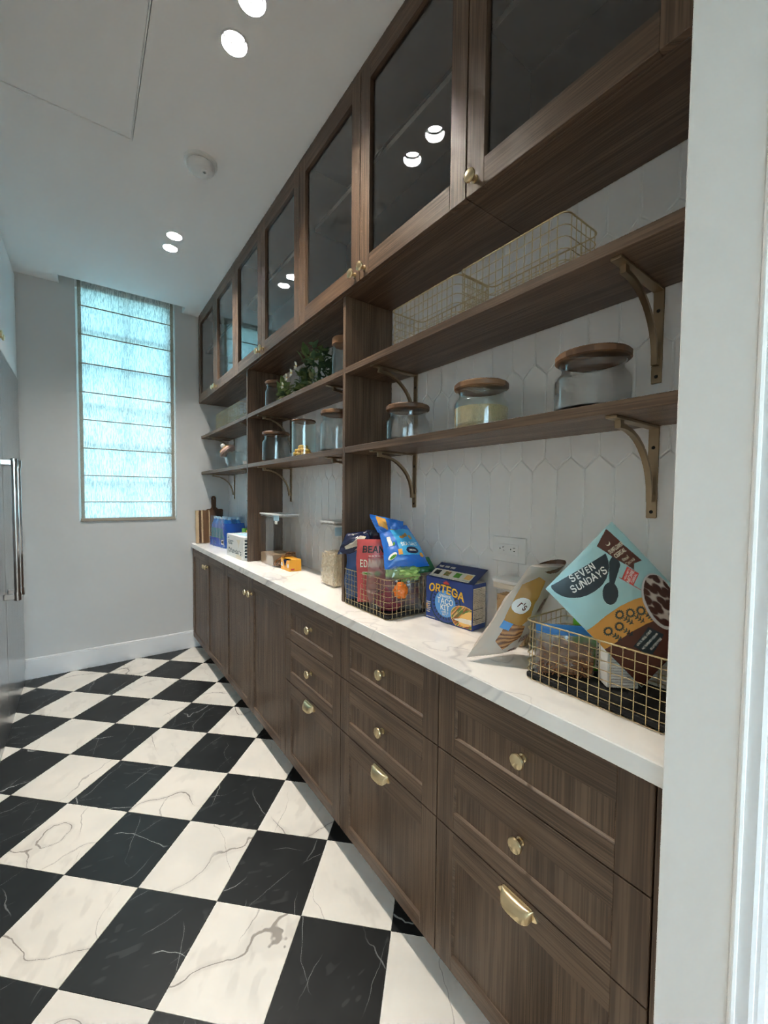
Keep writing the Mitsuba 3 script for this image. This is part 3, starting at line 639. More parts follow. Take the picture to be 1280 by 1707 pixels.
def jar(x, y, z0, r, h, label, lid=0.019, straight=False, filled=False):
    t = thing('glass_jar', label, 'jar', 'glass jars with wooden lids'); zt = h - lid; z0 += 0.0005
    if straight: prof = [(0, 0.002), (r - 0.004, 0.002), (r, 0.006), (r, zt)]
    else:
        nr = r * 0.83; sh = zt - 0.030
        prof = [(0, 0.003), (r - 0.008, 0.003), (r - 0.0025, 0.006), (r, 0.012), (r, sh - 0.014), (r - 0.002, sh - 0.007), (r - 0.007, sh - 0.001), (nr + 0.004, sh + 0.004), (nr, sh + 0.008), (nr, zt - 0.008), (nr + 0.005, zt - 0.003), (nr + 0.003, zt)]
    inn = [(max(0.0, a - 0.0026), max(q, 0.0065)) for a, q in prof][::-1]
    if not straight: inn = [(a, q) for a, q in inn if q > 0.0066 or a < r * 0.8]
    g = lathe(prof + inn, 64); g.fix_normals()
    if filled:                                                       # two thin walls, so that what is inside gets its light
        part(t, 'glass', mv(lathe(prof, 64), x, y, z0), 'clear_glass', 40)
        part(t, 'inner_wall', mv(lathe(inn, 64), x, y, z0), 'clear_glass', 40)
    else: part(t, 'glass', mv(g, x, y, z0), 'jar_glass', 40)
    lr = r * (0.985 if not straight else 1.0)
    part(t, 'lid', mv(lathe([(0, zt + 0.001), (lr - 0.004, zt + 0.001), (lr, zt + 0.004), (lr, h - 0.004), (lr - 0.004, h), (0, h)], 56), x, y, z0), 'lid_wood', 35, label='round wooden lid')
    if not straight: part(t, 'seal', mv(lathe([(nr - 0.004, zt - 0.008), (nr - 0.0028, zt - 0.010), (nr - 0.0028, zt - 0.016), (nr - 0.004, zt - 0.018)], 48), x, y, z0), 'gasket', True)
    return t
jar(0.953, 1.155, SH_LO, 0.080, 0.131, 'empty glass jar with a wooden lid on the near lower shelf, beside the upright')
jb = jar(0.953, 0.815, SH_LO, 0.080, 0.138, 'glass jar half filled with pale grain on the near lower shelf', filled=True)
jar(0.957, 0.489, SH_LO, 0.082, 0.139, 'largest empty jar with a dark wooden lid, on the near lower shelf by the jamb')
def grain(p, n, uv):
    a, b, c = voronoi(dr.atan2(p.y - 0.815, p.x - 0.953) * 70, p.z * 800)
    return mix((0.44, 0.31, 0.15), (0.82, 0.64, 0.38), c) * (1.1 - 0.5 * a)
mat('grain', {'type': 'principled', 'base_color': proc(grain), 'roughness': 0.8, 'specular': 0.2})
gm = lathe([(0, 0.0085), (0.068, 0.0085), (0.0755, 0.016), (0.0765, 0.022), (0.0765, 0.066), (0.070, 0.0675), (0.04, 0.069), (0, 0.069)], 56)
part(jb, 'grain', mv(gm, 0.953, 0.815, SH_LO), 'grain', 40, label='fine pale grain', kind='stuff')
jar(0.935, 2.370, SH_UP, 0.064, 0.160, 'glass jar with a wooden lid on the upper middle shelf, left of the plant')
jar(0.935, 1.582, SH_UP, 0.052, 0.182, 'tall narrow glass jar with a round wooden stopper on the upper middle shelf', lid=0.034)
jar(0.935, 2.370, SH_LO, 0.081, 0.177, 'empty glass jar with a wooden lid on the lower middle shelf, nearest the far upright')
jg = jar(0.935, 1.985, SH_LO, 0.063, 0.194, 'straight glass canister with yellow pieces in the bottom and a thin wooden lid', lid=0.011, straight=True, filled=True)
jar(0.935, 1.640, SH_LO, 0.075, 0.187, 'empty jar with a reddish wooden lid on the lower middle shelf, by the near upright')
colour('candy_yellow', (0.80, 0.48, 0.10), 0.4)
ball = mikit.ply(trimesh.creation.icosphere(2, 0.0125), 'candy_yellow', smooth=True)
for k in range(34):
    lay = k // 12; a = k * 2.4; rr_ = [0.046, 0.034, 0.020][lay] * math.sqrt(((k % 12) + 0.6) / 12)
    part(jg, 'piece', {**ball, 'to_world': T().translate([0.935 + rr_ * math.cos(a), 1.985 + rr_ * math.sin(a) + 0.008, SH_LO + 0.0195 + 0.018 * lay + 0.003 * rng.random()]) @ T().scale([1, 1, 0.85])}, None)

# ------------------------------------------------------------------ plant on the upper middle shelf
def leaf(L, w, curl=0.15, fold=0.25, n=7):
    v, f = [], []
    for i in range(n):
        t = i / (n - 1); ww = w * math.sin(math.pi * min(1, 0.06 + 0.94 * t) ** 0.8) * 0.5
        for s in (-1, 0, 1): v.append((s * ww, L * t, fold * abs(s) * ww - curl * L * t * t))
    for i in range(n - 1):
        for j in (0, 1):
            a = i * 3 + j; f += [[a, a + 1, a + 4], [a, a + 4, a + 3]]
    return trimesh.Trimesh(v, f, process=False)
def orient(d, roll=0.0):
    d = np.array(d, float); d /= np.linalg.norm(d); a = np.cross(d, [0.1, 0.2, 1.0]); a /= np.linalg.norm(a); b = np.cross(a, d)
    M = np.eye(4); M[:3, 0] = math.cos(roll) * a + math.sin(roll) * b; M[:3, 1] = d; M[:3, 2] = np.cross(M[:3, 0], d); return M
def leafmat(name, c1, c2):
    scene[name] = {'type': 'principledthin', 'base_color': proc(lambda p, n, uv: mix(c1, c2, noise(p.x * 60, p.y * 60, p.z * 60))), 'roughness': 0.5, 'diff_trans': 0.5, 'spec_trans': 0.0}
leafmat('leaf_green', (0.06, 0.11, 0.04), (0.15, 0.20, 0.08)); leafmat('leaf_dark', (0.03, 0.065, 0.035), (0.07, 0.11, 0.06)); leafmat('leaf_pale', (0.20, 0.235, 0.11), (0.34, 0.36, 0.20))
colour('petal', (0.62, 0.66, 0.58), 0.6)
pt = thing('artificial_plant', 'bushy green plant with white daisies and a fern frond on the upper middle shelf', 'plant')
def rnd(a, b): return a + (b - a) * rng.random()
stems = []
for k in range(24):
    y = rnd(1.72, 2.26); x = rnd(0.885, 0.97); hh = rnd(0.06, 0.11) + 0.15 * math.exp(-((y - 1.88) / 0.13) ** 2) * rnd(0.6, 1.0)
    b0 = np.array([x, y, SH_UP + 0.002]); tip = b0 + [rnd(-0.035, 0.02), rnd(-0.05, 0.05), hh]
    mid = (b0 + tip) / 2 + [rnd(-.012, .012), rnd(-.012, .012), 0.01]
    path = np.array([b0 * (1 - t) ** 2 + mid * 2 * t * (1 - t) + tip * t * t for t in np.linspace(0, 1, 6)])
    stems.append(tube(path, 0.0016, 5)); st_ = part(pt, 'stem', stems[-1], 'leaf_dark', True)
    ls = []
    for q in range(22):
        t = rnd(0.12, 1.0); p = path[min(4, int(t * 5))] * 1.0 + (path[min(5, int(t * 5) + 1)] - path[min(4, int(t * 5))]) * rng.random()
        d = np.array([rnd(-1, 1), rnd(-1, 1), rnd(-0.1, 0.9)]); ls.append(tf(leaf(rnd(0.026, 0.052), rnd(0.012, 0.024)), frame(p, [1, 0, 0], [0, 1, 0], [0, 0, 1]) @ orient(d, rnd(-0.6, 0.6))))
    part(st_, 'leaf_cluster', cat(ls), ['leaf_green', 'leaf_dark', 'leaf_pale'][k % 3], True, kind='stuff')
for y, z, L in ((1.925, 0.215, 0.052), (1.950, 0.190, 0.060), (1.905, 0.185, 0.052), (2.20, 0.105, 0.06), (2.25, 0.090, 0.055)):   # broad leaves
    part(pt, 'broad_leaf', tf(leaf(L + 0.015, 0.045, 0.12, 0.3), frame([0.915, y, SH_UP + z - 0.02], [1, 0, 0], [0, 1, 0], [0, 0, 1]) @ orient([-0.25, rnd(-.4, .4), 0.9], 0.2)), 'leaf_green', True)
for y, z in ((2.09, 0.118), (2.03, 0.128), (2.14, 0.085), (1.97, 0.150)):
    c = np.array([0.885, y, SH_UP + z]); pe = []
    for q in range(11):
        a = 2 * math.pi * q / 11; d = np.array([-0.35, math.cos(a), math.sin(a)]); pe.append(tf(leaf(0.024, 0.008, 0.05, 0.1, 4), frame(c, [1, 0, 0], [0, 1, 0], [0, 0, 1]) @ orient(d)))
    fl_ = part(pt, 'flower', cat(pe), 'petal', True, label='white daisy flower')
    part(fl_, 'eye', mv(trimesh.creation.icosphere(1, 0.0045), *c), 'candy_yellow', True)
for y0, dy in ((1.715, -0.03), (1.75, 0.02)):
    fr_ = []; path = [np.array([0.955, y0, SH_UP + 0.003]) + np.array([-0.02 * t, dy * t * t, 0.165 * t]) for t in np.linspace(0, 1, 12)]
    k = part(pt, 'fern_frond', tube(path, 0.0012, 5), 'leaf_dark', True); ls = []
    for i in range(2, 12):
        for s in (-1, 1): ls.append(tf(leaf(0.034 * (1.05 - i / 12), 0.008, 0.1, 0.1, 4), frame(path[i], [1, 0, 0], [0, 1, 0], [0, 0, 1]) @ orient([-0.2, s, 0.45])))
    part(k, 'leaflets', cat(ls), 'leaf_dark', True, kind='stuff')

# ------------------------------------------------------------------ wall outlet
ol = thing('wall_outlet', 'white double power outlet on the tiled wall behind the blue taco kit box', 'outlet')
oy0, oy1, oz0, oz1 = 0.733, 0.859, 1.163, 1.243
part(ol, 'plate', bx(TILEX - 0.0068, TILEX - 0.0008, oy0, oy1, oz0, oz1, 0.002), 'plastic_white')
part(ol, 'receptacle', bx(TILEX - 0.0088, TILEX - 0.005, oy0 + 0.026, oy1 - 0.026, oz0 + 0.023, oz1 - 0.023, 0.001), 'plastic_white')
for yc in (0.776, 0.816):
    part(ol, 'slot', bx(TILEX - 0.0094, TILEX - 0.008, yc - 0.0065, yc + 0.0005, 1.2085, 1.2105, 0), 'black_rubber')
    part(ol, 'slot', bx(TILEX - 0.0094, TILEX - 0.008, yc - 0.0060, yc + 0.0000, 1.1985, 1.2005, 0), 'black_rubber')
    part(ol, 'slot', bx(TILEX - 0.0094, TILEX - 0.008, yc + 0.0050 - 0.012 + 0.018 - 0.0025, yc + 0.0110 + 0.0005, 1.2020, 1.2070, 0.0005), 'black_rubber')

# ------------------------------------------------------------------ boxes
def yawbox(c0, c1, depth, z0, z1):
    """upright box: front face from c0 to c1 (left to right as seen), depth behind it; returns frame pieces"""
    c0, c1 = np.array(c0, float), np.array(c1, float); ex = (c1 - c0) / np.linalg.norm(c1 - c0); back = np.array([-ex[1], ex[0]])
    w = np.linalg.norm(c1 - c0); M = frame([c0[0], c0[1], z0], [*ex, 0], [*back, 0], [0, 0, 1])
    return M, w, z1 - z0, depth, np.array([*ex, 0]), np.array([*back, 0])
colour('card_blue', (0.030, 0.060, 0.235), 0.4); colour('card_blue_dark', (0.018, 0.030, 0.110), 0.4); colour('taco_shell', (0.80, 0.50, 0.16)); colour('taco_white', (0.82, 0.76, 0.66))
def taco_fill(p, n, uv):
    a, b, c = voronoi(p.x * 190 + p.y * 60, p.z * 190 + p.y * 190)
    return dr.select(c < 0.4, mi.Color3f(0.26, 0.09, 0.035), dr.select(c < 0.62, mi.Color3f(0.55, 0.20, 0.05), dr.select(c < 0.8, mi.Color3f(0.12, 0.20, 0.05), mi.Color3f(0.62, 0.38, 0.16))))
mat('taco_fill', {'type': 'principled', 'base_color': proc(taco_fill), 'roughness': 0.5})
tb = thing('taco_kit_box', 'blue taco kit carton with yellow lettering and an open top flap on the worktop', 'box')
M, w, h, d, ex, bk = yawbox((0.985, 1.078), (1.000, 0.874), 0.072, CTZ + 0.0006, 1.088)
part(tb, 'carton', tf(bx(0, w, 0, d, 0, h - 0.004, 0.0012), M), 'card_blue')
fA = Flat(M[:3, 3] + [0, 0, 0], ex, [0, 0, 1])
fB = Flat(M[:3, 3] + ex * w, bk, [0, 0, 1])
W2, H2 = w / 2, h
sx_ = 0.95
ortega = [txt('ORTEGA', 0.0265, w * 0.46, h * 0.755, -4, 1.06, arc=-1.6)]
printed(tb, 'ring', [ell(w * 0.44, h * 0.43, 0.068, 0.068).difference(ell(w * 0.44, h * 0.43, 0.064, 0.064)), ell(w * 0.44, h * 0.43, 0.064, 0.064).difference(ell(w * 0.44, h * 0.43, 0.044, 0.044)).intersection(shapely.union_all([ell(w * 0.44 + 0.052 * math.cos(a), h * 0.43 + 0.052 * math.sin(a), 0.0055, 0.0022, math.degrees(a)) for a in np.linspace(0, 2 * math.pi, 27)[:-1]]))], fA, 'ink_navy', 0.0003)
printed(tb, 'disc', ell(w * 0.44, h * 0.43, 0.046, 0.046), fA, 'ink_sky', 0.0004)
printed(tb, 'name_shadow', [mv(ortega[0], 0.0012, -0.0016)], fA, 'ink_tan', 0.0004)
printed(tb, 'name', ortega, fA, 'ink_yellow', 0.0008, label='yellow lettering')
printed(tb, 'sun', [ell(w * 0.46, h * 0.875, 0.012, 0.009).intersection(sbox(0, h * 0.865, w, h))] + [pol(rect(w * 0.46 + 0.0155 * math.cos(a) - .0012, h * 0.87 + 0.012 * math.sin(a) - .0012, w * 0.46 + 0.0155 * math.cos(a) + .0012, h * 0.87 + 0.012 * math.sin(a) + .0012)) for a in np.linspace(0.2, 2.9, 7)], fA, 'ink_red', 0.0005)
printed(tb, 'lettering', [txt('GRANDE', 0.0095, w * 0.44, h * 0.60), txt('TACO', 0.0195, w * 0.44, h * 0.485, sx=0.95), txt('KIT', 0.0185, w * 0.44, h * 0.345, sx=0.95), txt('HARD &', 0.0062, w * 0.44, h * 0.245), txt('SOFT', 0.0062, w * 0.44, h * 0.19)], fA, 'ink_white', 0.0008)
panel = sbox(0.002, 0.004, w - 0.001, h - 0.006)
printed(tb, 'taco_filling', ell(w * 0.86, h * 0.215, 0.058, 0.040, -8).intersection(panel), fA, 'taco_fill', 0.0009)
printed(tb, 'taco_rim', ell(w * 0.86, h * 0.215, 0.060, 0.042, -8).difference(ell(w * 0.86, h * 0.215, 0.0575, 0.0395, -8)).intersection(panel), fA, 'taco_shell', 0.0009)
printed(tb, 'taco_shell', ell(w * 0.935, h * 0.235, 0.045, 0.022, 25).intersection(panel), fA, 'taco_shell', 0.0012)
printed(tb, 'taco_tortilla', Polygon([(w * 0.62, h * 0.155), (w * 0.80, h * 0.22), (w * 0.995, h * 0.235), (w * 0.995, h * 0.13), (w * 0.80, h * 0.125)]).intersection(panel), fA, 'taco_white', 0.0014)
printed(tb, 'small_print', [rect(0.004, h * z_, 0.024 - 0.002 * (i % 3), h * z_ + 0.0042) for i, z_ in enumerate((0.37, 0.325, 0.28, 0.235, 0.19, 0.145))] + [rect(0.003, h * 0.035, 0.045, h * 0.035 + 0.003), rect(w * 0.86, h * 0.03, w * 0.94, h * 0.03 + 0.005)], fA, 'ink_grey', 0.0006)
printed(tb, 'small_label', [rect(0.0035, h * z_, 0.0085, h * z_ + 0.005) for z_ in (0.315, 0.27, 0.225)], fA, 'ink_ochre', 0.0009)
printed(tb, 'facts_panel', rect(0.003, 0.018, d - 0.003, h * 0.89), fB, 'ink_cream', 0.0003)
printed(tb, 'facts_lines', [rect(0.005, h * z_, d - 0.005 - 0.012 * ((i * 7) % 3) * 0.4, h * z_ + (0.0022 if i in (2, 8) else 0.0009)) for i, z_ in enumerate(np.linspace(0.15, 0.86, 21))], fB, 'ink_black', 0.0007)
# open flap, hinged at the front top edge
hz = M[:3, 3] + np.array([0, 0, h - 0.004]); fe = bk * 0.84 + np.array([0, 0, 0.46]); fe /= np.linalg.norm(fe)
hz = hz - bk * 0.0 + np.array([0, 0, 0.0]); FL = 0.086
fn_ = np.cross(ex, fe)
part(tb, 'flap', tf(bx(0.006, w + 0.004, 0, FL, 0, 0.0012, 0.0003), frame(hz, ex, fe, fn_)), 'card_blue_dark')
fF = Flat(hz + fn_ * 0.0013, ex, fe)
printed(tb, 'flap_strip', rect(0.010, 0.004, w * 0.90, FL * 0.55), fF, 'ink_cream', 0.0002)
for i, c in enumerate(('ink_black', 'taco_fill', 'ink_green', 'taco_shell')): printed(tb, 'flap_picture', rect(0.020 + 0.045 * i, FL * 0.20, 0.045 + 0.045 * i, FL * 0.48), fF, c, 0.0005)
printed(tb, 'flap_print', [rect(0.015 + 0.026 * i, FL * 0.68, 0.035 + 0.026 * i, FL * 0.80) for i in range(3)] + [rect(0.018 + 0.045 * i, FL * 0.10, 0.052 + 0.045 * i, FL * 0.125) for i in range(4)], fF, 'ink_grey', 0.0005)
part(tb, 'inner_flap', tf(bx(w - 0.034, w - 0.001, 0.003, d - 0.003, h - 0.0035, h - 0.002, 0.0003), M), 'ink_cream')

# cracker container against the wall
scene['plastic_clear'] = {'type': 'thindielectric', 'int_ior': 1.42, 'specular_transmittance': rgb((0.90, 0.90, 0.89))}
colour('lid_cream', (0.66, 0.60, 0.50), 0.4)
def openbox(x0, x1, y0, y1, z0, z1, r=0.006):
    g = sbox(x0, y0, x1, y1).buffer(-r).buffer(r, quad_segs=4); c = np.array(g.exterior.coords)[:-1]; n = len(c)
    v = np.vstack([np.c_[c, np.full(n, z0)], np.c_[c, np.full(n, z1)]]); f = []
    for i in range(n): j = (i + 1) % n; f += [[i, j, n + j], [i, n + j, n + i]]
    return trimesh.Trimesh(v, f, process=False)
kc = thing('cracker_container', 'clear plastic container of crackers with a white lid, behind the tan pretzel bag', 'container')
kx0, kx1, ky0, ky1 = 1.008, 1.068, 0.690, 0.800
part(kc, 'shell', openbox(kx0, kx1, ky0, ky1, CTZ + 0.001, 1.100), 'plastic_clear', 40)
part(kc, 'collar', bx(kx0 - 0.001, kx1 + 0.001, ky0 - 0.001, ky1 + 0.001, 1.092, 1.110, 0.003), 'lid_cream')
part(kc, 'lid', bx(kx0 - 0.004, kx1 + 0.003, ky0 - 0.004, ky1 + 0.004, 1.1095, 1.124, 0.004), 'plastic_white')
def cracker(p, n, uv):
    sp = smoothstep(0.55, 0.75, fbm(p.y * 150, p.z * 150, p.x * 90))
    return mix((0.62, 0.40, 0.19), (0.36, 0.18, 0.06), sp)
mat('cracker', {'type': 'principled', 'base_color': proc(cracker), 'roughness': 0.7, 'specular': 0.2})
cm = bx(-0.003, 0.003, -0.045, 0.045, -0.0005, 0.138, 0.001)
hol = []
for i in range(4):
    for j in range(6): hol.append(mv(bx(-0.0034, -0.0026, -0.0012, 0.0012, -0.0012, 0.0012, 0), 0, -0.0335 + 0.0225 * i, 0.014 + 0.022 * j))
CR, HO = mikit.ply(cm, 'cracker'), mikit.ply(cat(hol), 'ink_brown')
for i in range(7):
    tw = T().translate([kx0 + 0.010 + 0.0068 * i, (ky0 + ky1) / 2 + rnd(-.002, .002), CTZ + 0.002])
    k = part(kc, 'cracker', {**CR, 'to_world': tw}, None)
    if i == 0: part(k, 'dimples', {**HO, 'to_world': tw}, None, kind='stuff')

# ------------------------------------------------------------------ storage canisters of the middle bay
def canister(name, label, x0, x1, y0, y1, z1, cham=0.0, group='clear storage canisters'):
    t = thing(name, label, 'canister', group)
    pg = [(x0, y1), (x0, y0 + cham), (x0 + cham * 0.35, y0), (x1, y0), (x1, y1)] if cham else [(x0, y1), (x0, y0), (x1, y0), (x1, y1)]
    g = Polygon(pg).buffer(-0.003).buffer(0.003, quad_segs=3); c = np.array(g.exterior.coords)[:-1]; n = len(c)
    v = np.vstack([np.c_[c, np.full(n, CTZ + 0.001)], np.c_[c, np.full(n, z1 - 0.012)]]); f = []
    for i in range(n): j = (i + 1) % n; f += [[i, j, n + j], [i, n + j, n + i]]
    part(t, 'shell', trimesh.Trimesh(v, f, process=False), 'plastic_clear', 40)
    part(t, 'gasket', mv(extr(Polygon(pg).buffer(-0.004), 0.010), z=z1 - 0.018), 'ink_grey')
    part(t, 'rim', mv(extr(Polygon(pg).buffer(0.003).difference(Polygon(pg).buffer(-0.001)), 0.004), z=z1 - 0.020), 'plastic_clear')
    part(t, 'lid', mv(extr(Polygon(pg).buffer(0.004, quad_segs=3), 0.008), z=z1 - 0.008), 'plastic_white')
    part(t, 'base', mv(extr(Polygon(pg).buffer(-0.002), 0.002), z=CTZ + 0.0008), 'plastic_clear')
    return t, Polygon(pg)
c1, pg1 = canister('storage_canister', 'clear canister with pretzels at the bottom, behind the small orange box', 0.905, 1.045, 2.285, 2.560, 1.252, 0.05)
colour('label_blue', (0.40, 0.60, 0.72), 0.4); colour('pretzel', (0.30, 0.12, 0.035), 0.35); colour('brown_mix', (0.36, 0.25, 0.16), 0.8)
fC = Flat([0.905, 2.335, 1.172], [0.0175, -0.05, 0], [0, 0, 1])
printed(c1, 'sticker', rect(0.002, 0.040, 0.050, 0.072), fC, 'label_blue', 0.0009)
printed(c1, 'sticker', rect(0.012, 0.020, 0.036, 0.038), fC, 'ink_white', 0.0009)
printed(c1, 'sticker_bars', [rect(0.014 + 0.003 * i, 0.022, 0.0155 + 0.003 * i, 0.033) for i in range(7)], fC, 'ink_grey', 0.0013)
m_ = extr(pg1.buffer(-0.004).intersection(sbox(0.9, 2.36, 1.05, 2.6)), 0.066); part(c1, 'cereal', mv(m_, z=CTZ + 0.003), 'brown_mix', label='brown cereal', kind='stuff')
def pretzel_mesh():
    t = np.linspace(0, 2 * np.pi, 40)[:-1]; x = 0.020 * np.sin(t) * (1 + 0.35 * np.cos(2 * t)); y = 0.014 * np.cos(t) + 0.007 * np.cos(3 * t)
    return cat(tube(np.stack([x, y, 0 * t], 1), 0.0032, 6, True), tube([(0.006, -0.017, 0.001), (0, 0.0, 0.003), (-0.012, 0.011, 0)], 0.0030, 6), tube([(-0.006, -0.017, 0.001), (0, 0.0, -0.002), (0.012, 0.011, 0)], 0.0030, 6))
PZ = mikit.ply(pretzel_mesh(), 'pretzel', smooth=True)
for k in range(26):
    part(c1, 'pretzel', {**PZ, 'to_world': T().translate([rnd(0.945, 1.018), rnd(2.308, 2.338), CTZ + 0.030 + 0.052 * rng.random() * (1 if k % 2 else 0.6)]) @ T().rotate([rnd(-1, 1), rnd(-1, 1), rnd(-1, 1)], rnd(20, 160))}, None)
c2, pg2 = canister('storage_canister', 'clear canister half full of rolled oats, partly behind the near upright', 0.930, 1.060, 1.650, 1.785, 1.246)
fD = Flat([0.930, 1.650, CTZ], [1, 0, 0], [0, 0, 1])
printed(c2, 'sticker', rect(0.004, 0.245, 0.06, 0.285), fD, 'label_blue', 0.0009); printed(c2, 'sticker', rect(0.020, 0.225, 0.06, 0.243), fD, 'ink_white', 0.0009)
def oatcol(p, n, uv): return mix((0.70, 0.58, 0.40), (0.88, 0.82, 0.68), noise(p.x * 120, p.y * 120, p.z * 120))
mat('oats', {'type': 'principled', 'base_color': proc(oatcol), 'roughness': 0.8, 'specular': 0.2})
fo = bx(0.939, 1.052, 1.659, 1.776, CTZ + 0.004, 1.080, 0.003); fl2 = []
flake = trimesh.creation.icosphere(1, 1.0)
for k in range(900):
    s = rng.random(); z = rnd(CTZ + 0.012, 1.088)
    p = (0.9345, rnd(1.658, 1.778), z) if s < 0.45 else ((rnd(0.938, 1.05), 1.6545, z) if s < 0.8 else (rnd(0.938, 1.05), rnd(1.658, 1.776), 1.087 + rnd(0, 0.006)))
    fl2.append(tf(flake, frame(p, [1, 0, 0], [0, 1, 0], [0, 0, 1]) @ trimesh.transformations.random_rotation_matrix(rng.random(3)) @ np.diag([0.0064, 0.0048, 0.0016, 1])))
fl2 = [m for m in fl2]
mo = cat(fo, fl2); mo.vertices[:, 0] = np.clip(mo.vertices[:, 0], 0.9315, 1.058); mo.vertices[:, 1] = np.clip(mo.vertices[:, 1], 1.6515, 1.7835)
part(c2, 'oats', mo, 'oats', False, label='rolled oats', kind='stuff')
# small orange dispenser box with a V cut
colour('card_orange', (0.75, 0.34, 0.035), 0.4)
ob = thing('orange_box', 'small orange carton with a V-shaped opening on the worktop before the pretzel canister', 'box')
x0, x1, y0, y1, z0, z1 = 0.926, 0.998, 2.150, 2.275, CTZ + 0.0006, 0.998
vc = Polygon([(y0, 0), (y1, 0), (y1, z1 - z0), (y1 - 0.030, z1 - z0), (y1 - 0.062, 0.016), (y0 + 0.040, z1 - z0 - 0.006), (y0, z1 - z0)])
part(ob, 'front_panel', mv(ext_x(vc, x0, 0.0015), z=z0), 'card_orange')
part(ob, 'carton', cat(bx(x0, x1, y0, y0 + 0.0015, z0, z1, 0), bx(x0, x1, y1 - 0.0015, y1, z0, z1, 0), bx(x1 - 0.0015, x1, y0, y1, z0, z1, 0), bx(x0, x1, y0, y1, z0, z0 + 0.0015, 0)), 'card_orange')
part(ob, 'lid_panel', bx(x0 + 0.018, x1, y0, y1, z1 - 0.0005, z1 + 0.001, 0), 'card_orange')
part(ob, 'inside', bx(x0 + 0.012, x1 - 0.003, y0 + 0.004, y1 - 0.004, z0 + 0.002, z1 - 0.012, 0.001), 'card_blue_dark')
fO = Flat([x0, y1, z0], [0, -1, 0], [0, 0, 1])
for xa_ in (0.008, 0.096): printed(ob, 'mark', rect(xa_, 0.020, xa_ + 0.019, 0.040), fO, 'ink_white', 0.0004)
printed(ob, 'badge', [rect(0.010, 0.006, 0.030, 0.016)], Flat([x0, y0, z0], [1, 0, 0], [0, 0, 1]), 'ink_red', 0.0004)

# ------------------------------------------------------------------ far bay: wine box, water pack, boards
colour('card_white', (0.74, 0.74, 0.71), 0.45)
wbx = thing('wine_box', 'white carton with blue script lettering beside the far upright', 'box')
M, w, h, d, ex, bk = yawbox((0.818, 3.000), (0.826, 2.655), 0.20, CTZ + 0.0006, 1.088)
part(wbx, 'carton', tf(bx(0, w, 0, d, 0, h, 0.003), M), 'card_white')
fA = Flat(M[:3, 3], ex, [0, 0, 1]); fT = Flat(M[:3, 3] + [0, 0, h], ex, bk); fS = Flat(M[:3, 3] + ex * w, bk, [0, 0, 1])
printed(wbx, 'script', [txt("Orlando's", 0.032, w * 0.50, h * 0.30, 0, 1.4, False)], fA, 'ink_navy', 0.0005)
printed(wbx, 'script_lines', [rect(0.03, h * 0.70, 0.15, h * 0.70 + 0.005), rect(0.03, h * 0.63, 0.12, h * 0.63 + 0.004), rect(0.03, h * 0.565, 0.13, h * 0.565 + 0.004), rect(0.03, h * 0.82, 0.055, h * 0.86)], fA, 'ink_navy', 0.0005)
printed(wbx, 'glass_print', [Polygon([(w * 0.62, h * 0.82), (w * 0.86, h * 0.86), (w * 0.76, h * 0.62), (w * 0.755, h * 0.50), (w * 0.735, h * 0.50), (w * 0.72, h * 0.62)])], fA, 'ink_cream', 0.0004)
printed(wbx, 'fruit_print', [ell(w * 0.70, h * 0.10, 0.045, 0.016), ell(w * 0.82, h * 0.08, 0.03, 0.012)], fA, 'ink_cream', 0.0004)
printed(wbx, 'top_panel', rect(0.06, 0.03, w - 0.04, 0.17), fT, 'label_blue', 0.0004)
printed(wbx, 'side_print', [rect(0.01, h * z_, 0.09, h * z_ + 0.012) for z_ in np.linspace(0.12, 0.8, 6)], fS, 'ink_navy', 0.0004)
gb = thing('green_carton', 'lime green carton standing behind the white wine box', 'box')
part(gb, 'carton', bx(0.955, 1.060, 3.035, 3.10, CTZ + 0.0006, 1.110, 0.002), 'ink_green'); part(gb, 'top_label', bx(0.965, 1.05, 3.0335, 3.036, 1.06, 1.10, 0), 'candy_yellow')
# water bottles in printed shrink film
scene['film_blue'] = {'type': 'thindielectric', 'int_ior': 1.5, 'specular_transmittance': rgb((0.50, 0.72, 0.90))}
colour('bottle_blue', (0.05, 0.22, 0.50), 0.15, 0.6); colour('bottle_teal', (0.02, 0.33, 0.33), 0.3); colour('film_print', (0.015, 0.075, 0.36), 0.3)
wp = thing('water_pack', 'shrink-wrapped pack of blue and teal water bottles between the cutting boards and the white carton', 'bottle pack')
bprof = [(0, 0.002), (0.028, 0.002), (0.032, 0.008), (0.032, 0.15), (0.030, 0.175), (0.020, 0.205), (0.0135, 0.222), (0.0135, 0.236), (0, 0.236)]
BP = mikit.ply(lathe(bprof, 24), 'bottle_blue', smooth=35); LP = mikit.ply(lathe([(0.0325, 0.060), (0.0327, 0.062), (0.0327, 0.150), (0.0325, 0.152)], 24), 'bottle_teal', smooth=35); CP = mikit.ply(lathe([(0, 0.226), (0.0155, 0.226), (0.0155, 0.243), (0, 0.244)], 18), 'plastic_white', smooth=35)
cw, sw_ = math.cos(-0.10), math.sin(-0.10)
WM = lambda a, b: (0.905 + a * math.cos(0.12) - b * math.sin(0.12) * -1 * -1, 3.325 + a * math.sin(0.12) * 0.3 + b)
for i in range(2):
    for j in range(5):
        x, y = 0.935 - 0.0085 * j + 0.068 * i, 3.355 + 0.070 * j
        tw = T().translate([x, y, CTZ + 0.0006]); k = part(wp, 'bottle', {**BP, 'to_world': tw}, None)
        if i == 0 or j == 0: part(k, 'label', {**LP, 'to_world': tw}, None, label='teal label')
        part(k, 'cap', {**CP, 'to_world': tw}, None)
qa, qb = np.array([0.898, 3.318]), np.array([0.862, 3.672]); qn = np.array([1, 0.0])
